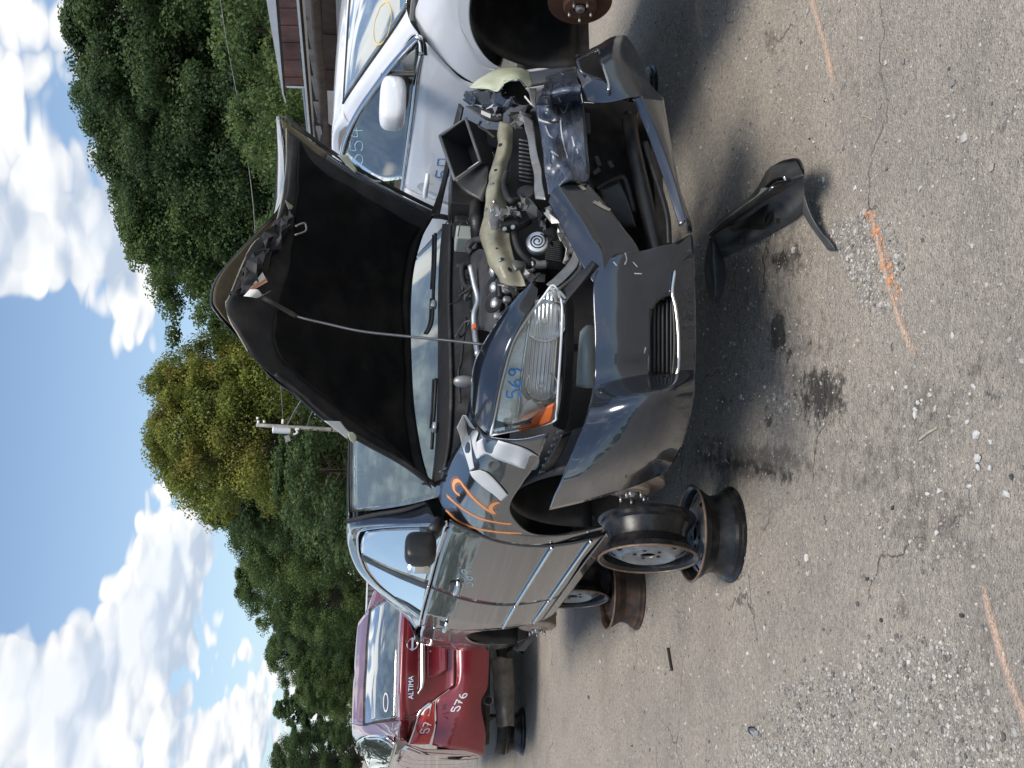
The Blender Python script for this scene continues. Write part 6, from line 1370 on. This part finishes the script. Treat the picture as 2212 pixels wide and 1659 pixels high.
patch('windshield', full([rf, [Vector((-.70, 2.9, 1.02+RZ)), Vector((-.35, 2.95, 1.03+RZ)), Vector((0, 2.97, 1.03+RZ))]]), 16, 10, 'windshield_glass', RR, .004)
patch('hood', full([[Vector((-.72, 2.9, 1.0+RZ)), Vector((-.35, 2.95, 1.02+RZ)), Vector((0, 2.97, 1.02+RZ))], [Vector((-.68, 3.7, .75+RZ)), Vector((-.35, 3.8, .78+RZ)), Vector((0, 3.85, .78+RZ))]]), 16, 10, 'red_paint', RR, .004)
pil_a = [wb[0], wm[0], wt[0], RY(412, 1215, 1.15)]; pil_b = [RX(795, 1330, -.80), RX(690, 1318, -.74), RX(520, 1322, -.68), RX(440, 1370, -.63)]
patch('c_pillar', [pil_a, [(a+b)*.5+Vector((-.02, -.02, .01)) for a, b in zip(pil_a, pil_b)], pil_b], 24, 12, 'red_paint', RR, .004); patch('c_pillar', [mir(pil_a), mir(pil_b)], 24, 6, 'red_paint', RR, .004)
sw = patch('side_window', [[RX(520, 1345, -.70), RX(680, 1345, -.76), RX(775, 1420, -.82)], [RX(470, 1390, -.67), RX(640, 1440, -.75), RX(760, 1500, -.83)], [RX(500, 1480, -.66), RX(620, 1540, -.74), RX(730, 1600, -.83)], [RX(560, 1640, -.66), RX(640, 1680, -.74), RX(720, 1700, -.83)]], 16, 20, 'car_glass', RR, .004)
tube('window_frame', [RX(735, 1600, -.835), RX(788, 1420, -.825), RX(760, 1370, -.80), RX(690, 1330, -.76), RX(560, 1325, -.70), RX(470, 1370, -.66), RX(455, 1400, -.65)], .014, 'chrome', RR, 8, 40)
tube('window_divider', [RX(780, 1440, -.825), RX(640, 1385, -.75), RX(520, 1345, -.70)], .010, 'black_plastic', RR, 8, 20); tube('window_divider', [RX(745, 1555, -.83), RX(600, 1470, -.73), RX(475, 1395, -.66)], .010, 'black_plastic', RR, 8, 20)
def rx_(y, z): return -(.885-max(0, z-1.02)*.30-max(0, .55-z)*.12-max(0, -.35-y)**1.5*.10)
def rside(name, rows, nu, nv):
    R2 = [cr([Vector((y, z, 0)) for (y, z) in r], nu) for r in rows]; cols = [cr([r[j] for r in R2], nv) for j in range(nu)]
    return mk(name, [Vector((rx_(cols[j][i].x, cols[j][i].y), cols[j][i].x, cols[j][i].y)) for i in range(nv) for j in range(nu)], gfaces(nv, nu), 'red_paint', RR, True, .004, off=0)
q_top = [(-.72, 1.19), (-.5, 1.20), (-.3, 1.21), (-.1, 1.215), (.1, 1.215), (.3, 1.21), (.5, 1.205), (.66, 1.20)]; q_arc = [(-.40, .47), (-.375, .62), (-.29, .74), (-.13, .82), (.06, .83), (.22, .78), (.33, .67), (.37, .50)]
quart = rside('rear_quarter', [q_top, [((2*p[0]+q[0])/3, (2*p[1]+q[1])/3) for p, q in zip(q_top, q_arc)], [((p[0]+2*q[0])/3, (p[1]+2*q[1])/3) for p, q in zip(q_top, q_arc)], q_arc], 36, 20)
rside('bumper_side', [[(-.74, 1.18), (-.66, .98), (-.56, .76), (-.405, .47)], [(-.79, 1.10), (-.77, .90), (-.70, .68), (-.60, .48)], [(-.80, .98), (-.80, .80), (-.78, .64), (-.74, .50)]], 16, 12)
rside('rear_door', [[(.675, 1.20), (1.0, 1.195), (1.35, 1.19)], [(.55, .95), (1.0, .95), (1.42, .95)], [(.40, .66), (.9, .66), (1.42, .66)], [(.385, .42), (.9, .41), (1.38, .41)]], 16, 16); rside('front_door', [[(1.36, 1.19), (1.8, 1.185), (2.3, 1.17)], [(1.43, .95), (1.9, .95), (2.45, .95)], [(1.43, .66), (1.9, .66), (2.48, .66)], [(1.39, .41), (1.9, .41), (2.45, .42)]], 16, 16); rside('front_fender', [[(2.31, 1.17), (2.8, 1.12), (3.4, .98)], [(2.46, .95), (2.8, .92), (3.5, .85)], [(2.49, .66), (2.6, .80), (3.55, .70)], [(2.46, .42), (2.5, .60), (3.5, .45)]], 16, 14)
patch('far_side', [mir([RX(795, 1335, -.80), RX(815, 1560, -.85), Vector((-.87, 3.5, 1.0))]), mir([RX(1105, 1405, -.87), RX(1120, 1580, -.90), Vector((-.9, 3.5, .8))]), mir([RX(1555, 1500, -.86), RX(1540, 1600, -.87), Vector((-.88, 3.5, .5))])], 16, 10, 'red_paint', RR, .004)
lathe('fuel_cap', [(.0, .004), (.022, .003), (.026, 0)], 'chrome', RR, 18, axis_m(RX(888, 1542, -.885), (-1, 0, .1)))
marks('dent_shade', RC, [[c4(*q) for q in [(945, 1420), (1010, 1450), (1075, 1485)]]], .03, [quart], 'black_matt', quart, .003)  # flat black stroke painting the shade of a dent
box('inner_wall', (-.55, -.45, .35), (-.52, .5, .85), 'black_matt', RR); box('floor_pan', (-.80, -.70, .44), (.80, 3.4, .48), 'underbody', RR)
patch('wheel_liner', [[Vector((x, .36*math.cos(R(a)), .50+.36*math.sin(R(a)))) for a in np.linspace(0, 180, 9)] for x in (-.86, -.7, -.52)], 20, 8, 'black_plastic', RR, .004)
# exhaust box, tail pipe and axle hanging below
simple('muffler_metal', (.15, .135, .115), .7, .3, .4, 8, dirt=(.14, .09, .06), dirt_amt=.5)
mf = patch('muffler', [[RY(1615, 640, -.75), RY(1640, 900, -.75), RY(1650, 1080, -.72), RY(1690, 1240, -.70)], [RY(1700, 640, -.86), RY(1730, 900, -.86), RY(1740, 1080, -.83), RY(1760, 1240, -.80)], [RY(1800, 650, -.78), RY(1810, 900, -.78), RY(1815, 1080, -.75), RY(1815, 1240, -.72)], [RY(1810, 650, -.55), RY(1820, 900, -.55), RY(1820, 1080, -.52), RY(1815, 1240, -.5)]], 30, 20, 'muffler_metal', RR, .004, jit=.022)
tp = RY(1602, 1012, -.98); tube('tail_pipe', [tp+Vector((.02, .30, -.02)), tp+Vector((.01, .15, -.01)), tp], .038, 'muffler_metal', mf, 18, 10, caps=False, solid=.003)
lathe('pipe_mouth', [(.034, 0), (.0005, .0)], 'black_matt', mf, 18, axis_m(tp+Vector((0, .03, 0)), (0, -1, 0)))
tube('rear_axle', [RY(1700, 1480, -.05), RY(1720, 1300, -.05), RY(1730, 700, -.05), Vector((.7, -.05, .4))], .05, 'underbody', RR, 10, 20)
rotor('brake_rotor', RR, tuple(RX(1640, 1600, -.80)), (-1, 0, 0), .135)
tube('coil_strut', [RX(1600, 1520, -.72), RX(1690, 1530, -.72)], .028, 'steel', RR, 10); 
marks('chalk_number', RC, digits('576', 973, 1536, 16, 11, 3, .45), .010, [bmp], 'chalk_white', bmp, .008)
marks('chalk_number', RC, digits('57', 908, 1576, 14, 9, 3, .35), .008, [tlL], 'chalk_white', tlL, .05)
marks('smudge_writing', RC, [[c4(*q) for q in s] for s in ([(1195, 1090), (1225, 1080), (1205, 1060), (1235, 1050)], [(1200, 1130), (1255, 1120)], [(1215, 1150), (1250, 1172)])], .008, [bmp], 'rubber', bmp, .006)
marks('oval_sticker', RC, [[c4(710+20*math.cos(t), 1030+78*math.sin(t)) for t in np.linspace(0, 6.2832, 26)]], .014, [rw], 'label_white', rw, .006, 4)
tarp = patch('blue_tarp', [[RX(520, 1540, -.60), RX(560, 1640, -.60), RX(600, 1760, -.60)], [RX(620, 1555, -.66), RX(640, 1640, -.66), RX(660, 1760, -.66)], [RX(735, 1590, -.74), RX(740, 1650, -.74), RX(745, 1760, -.74)]], 14, 12, 'tarp_blue', RR, .003, jit=.03)
for (x, y, lb) in ((1700, 1600, 'black steel rim lying flat under the near rear corner of the red car'), (1700, 660, 'black steel rim lying flat behind the muffler of the red car')):
    P = RX(1790, x and 1500 if y == 1600 else 640, -.62 if y == 1600 else .35); Wp = RC.c0+RC.xc*P.x+RC.yc*.25; rim((Wp.x, Wp.y, .002), (0, 0, 1), lb, rad=.23)

# ================================================================== BUILDINGS AND POLE
simple('rusty_sheet', (.15, .065, .05), .7, .2, .5, 1.6, dirt=(.17, .15, .15), dirt_amt=.5, dscale=1.2)
simple('white_trim', (.70, .72, .74), .5, var=.08)
simple('brown_siding', (.055, .036, .028), .8, var=.4, vscale=2)
simple('grey_sheet', (.36, .39, .42), .5, .4, .12, 2)
def sh(a, b): return 548.6+.19841*a, .19841*b
def SY(y): return 14.0+.0135*y          # the shed runs away towards the left
def sp(a, b, dy=0.0): x, y = sh(a, b); return at(x, y, SY(y)+dy)
SHED = empty('open_shed', (sp(700, 400).x, sp(700, 400).y, 0)); tag(SHED, 'weathered open shed with rusty metal wall and log beam behind the white car', 'shed')
so_ = -SHED.location
def sq(name, a, b, c, d, m, dep=.05, dy=0.0, par=None, bevel=0.0):
    return prism(name, [sp(*a, dy)+so_, sp(*b, dy)+so_, sp(*c, dy)+so_, sp(*d, dy)+so_], (0, dep, 0), m, par or SHED, bevel)
ur = sq('upper_roof', (-70, -1200), (310, 1030), (318, 1030), (130, -1200), 'white_trim', .5, -.5)
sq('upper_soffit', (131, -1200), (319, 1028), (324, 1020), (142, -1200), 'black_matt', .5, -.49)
for i in range(23):
    y0 = -1224+i*94; y1 = y0+92
    def xa(y): return 250+(y/940)*92
    def xb(y): return 462+(y/950)*72
    sq('wall_sheet', (xa(y0), y0), (xa(y1), y1), (xb(y1), y1), (xb(y0), y0), 'rusty_sheet', .03, .02*(i % 2))
sq('wall_cap', (352, 934), (354, 944), (545, 952), (543, 942), 'white_trim', .06, -.03)
def xl(y): return 462+(y/1500)*135
sq('lower_roof', (xl(-1200), -1200), (xl(1500), 1500), (xl(1500)+22, 1500), (xl(-1200)+30, -1200), 'white_trim', 1.6, -.7)
sq('lower_roof_sheet', (520, 955), (580, 1500), (596, 1500), (540, 955), 'grey_sheet', 1.2, .0)
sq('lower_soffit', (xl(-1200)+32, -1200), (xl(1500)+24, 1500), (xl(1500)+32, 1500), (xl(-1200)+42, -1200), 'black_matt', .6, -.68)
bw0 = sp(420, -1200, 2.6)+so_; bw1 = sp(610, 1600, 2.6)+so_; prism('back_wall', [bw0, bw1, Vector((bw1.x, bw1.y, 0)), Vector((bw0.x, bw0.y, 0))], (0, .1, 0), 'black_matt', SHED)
for (a, y) in ((490, -40), (520, 245), (550, 555), (578, 845), (605, 1125), (630, 1390)):
    sq('rafter_tail', (a+42, y-22), (a+42, y+6), (a+100, y+8), (a+98, y-16), 'wood_grey', 1.2, -.72)
bm0 = sp(605, -1200)+so_; bm1 = sp(775, 1660)+so_; tube('log_beam', [bm0, bm0.lerp(bm1, .33)+Vector((0, 0, .02)), bm0.lerp(bm1, .66)+Vector((0, 0, -.015)), bm1], [.066, .072, .068, .072], 'wood_brown', SHED, 14, 30)
for i in range(17):
    y0 = -1190+i*130; x0 = 735+(y0/1000)*42
    pts = [sp(x0, y0, .35+.015*(i % 3))+so_, sp(x0+5, y0+124, .35+.015*(i % 3))+so_]
    prism('siding_board', pts+[Vector((pts[1].x, pts[1].y, 0)), Vector((pts[0].x, pts[0].y, 0))], (0, .04, 0), 'brown_siding', SHED)
sq('white_panel', (778, 985), (800, 1330), (880, 1380), (880, 990), 'white_trim', .05, .3)
sq('light_panel', (890, 0), (905, 400), (1010, 420), (1010, -10), 'grey_sheet', .04, .25)
sq('corner_post', (820, 1400), (830, 1640), (850, 1640), (840, 1400), 'wood_brown', .2, .2)
for (a, y) in ((760, 60), (775, 900)):
    P0 = sp(700, y, .1)+so_; bar('post', Vector((P0.x, P0.y, 0)), P0, .16, .16, 'wood_brown', SHED)
P0 = sp(620, -150, 1.0)+so_
# pale corrugated building behind the red car
def k3(a, b): return 740.6+.09920*a, 1206.9+.09920*b
KB = empty('metal_building', at(900, 1280, 44)); KB.location.z = 0; tag(KB, 'pale corrugated metal building peeking out above the red car roof', 'building'); ko = -KB.location
def kq(name, pts, Y, m, dep): return prism(name, [at(*k3(*q), Y)+ko for q in pts], (0, dep, 0), m, KB)
kq('roof_edge', [(480, 1350), (515, 500), (545, 500), (520, 1350)], 43.7, 'white_trim', .3)
for i in range(9):
    y0 = 470+i*118; kq('wall_panel', [(545-i*3, y0+8), (541-i*3, y0+114), (1100, y0+114), (1100, y0+8)], 44.0, 'grey_sheet', .1)
    kq('wall_rib', [(535-i*3, y0), (535-i*3, y0+7), (1100, y0+7), (1100, y0)], 43.9, 'rust', .12)
# utility pole
def pz(a, b): return 521.2+.16535*a, 822.9+.16535*b
PY_ = 56.0
pt_ = at(*pz(195, 575), PY_); pb_ = at(*pz(1240, 640), PY_); base = pb_+(pb_-pt_)*((pb_.z)/(pt_.z-pb_.z))
UP = empty('utility_pole', (base.x, base.y, 0)); tag(UP, 'grey wooden utility pole with a transformer in front of the maple', 'utility pole'); uo = -UP.location
def pp(a, b, dy=0.0): return at(*pz(a, b), PY_+dy)+uo
tube('pole', [base+uo, pb_+uo, pt_+uo], [.14, .125, .095], 'wood_grey', UP, 14, 12)
ax_ = (pt_-pb_).normalized(); tc0 = pp(645, 650, -.1); tr_ = lathe('transformer', [(.0, 0), (.17, .0), (.18, .02), (.18, .86), (.19, .88), (.17, .93), (.05, .96), (.0, .96)], 'white_trim', UP, 24, axis_m(tc0, ax_) @ Matrix.Diagonal((1.05, 1.05, 1.0, 1)))
tube('bushing', [pp(490, 640, -.1), pp(430, 640, -.1)], .07, 'white_plastic', tr_, 8, 6)
tube('bracket', [pp(640, 600), pp(640, 640)], .06, 'dull_metal', UP, 8)
tube('conduit', [pp(760, 628, -.12), pp(715, 630, -.12), pp(735, 670, -.12), pp(700, 695, -.12), pp(680, 690, -.12)], .06, 'white_plastic', UP, 8, 24)
lm_ = bar('yard_lamp', pp(575, 760, -.2), pp(640, 740, -.2), .42, .34, 'dull_metal', UP); bar('lamp_face', pp(590, 745, -.26), pp(625, 722, -.26), .2, .1, 'white_plastic', lm_)
for (p, q) in (((222, 555), (222, 515)), ((215, 500), (212, 470)), ((300, 545), (300, 515)), ((540, 560), (545, 500))): tube('insulator', [pp(*p), pp(*q)], .07, 'white_plastic', UP, 8, 4)
def wire(pts, Y0, Y1, r, lb, m='black_plastic'):
    n = len(pts); P = [at(x, y, Y0+(Y1-Y0)*i/(n-1)) for i, (x, y) in enumerate(pts)]
    o = tube('power_line', [p-P[0] for p in P], r, m, None, 6, 30, smooth=True); o.location = P[0]; tag(o, lb, 'power line')
wire([pz(545, 500), pz(515, 80), (596, 760), (560, 600), (545, 420), (520, 250), (490, 90), (470, -40)], 56.0, 48.0, .022, 'thin power line running right from the pole across the trees', 'dull_metal')
wire([pz(600, 575), pz(765, 280), (700, 800)], 56.0, 48.0, .032, 'thicker cable dropping from the pole behind the hood', 'dull_metal')
wire([pz(860, 580), pz(930, 405), (720, 830)], 56.0, 48.0, .026, 'lower cable leaving the pole behind the hood', 'dull_metal')
wire([pz(720, 700), pz(860, 740), pz(1000, 775), pz(1200, 830)], 56.0, 62.0, .022, 'thin service wire sloping down left of the pole', 'dull_metal')
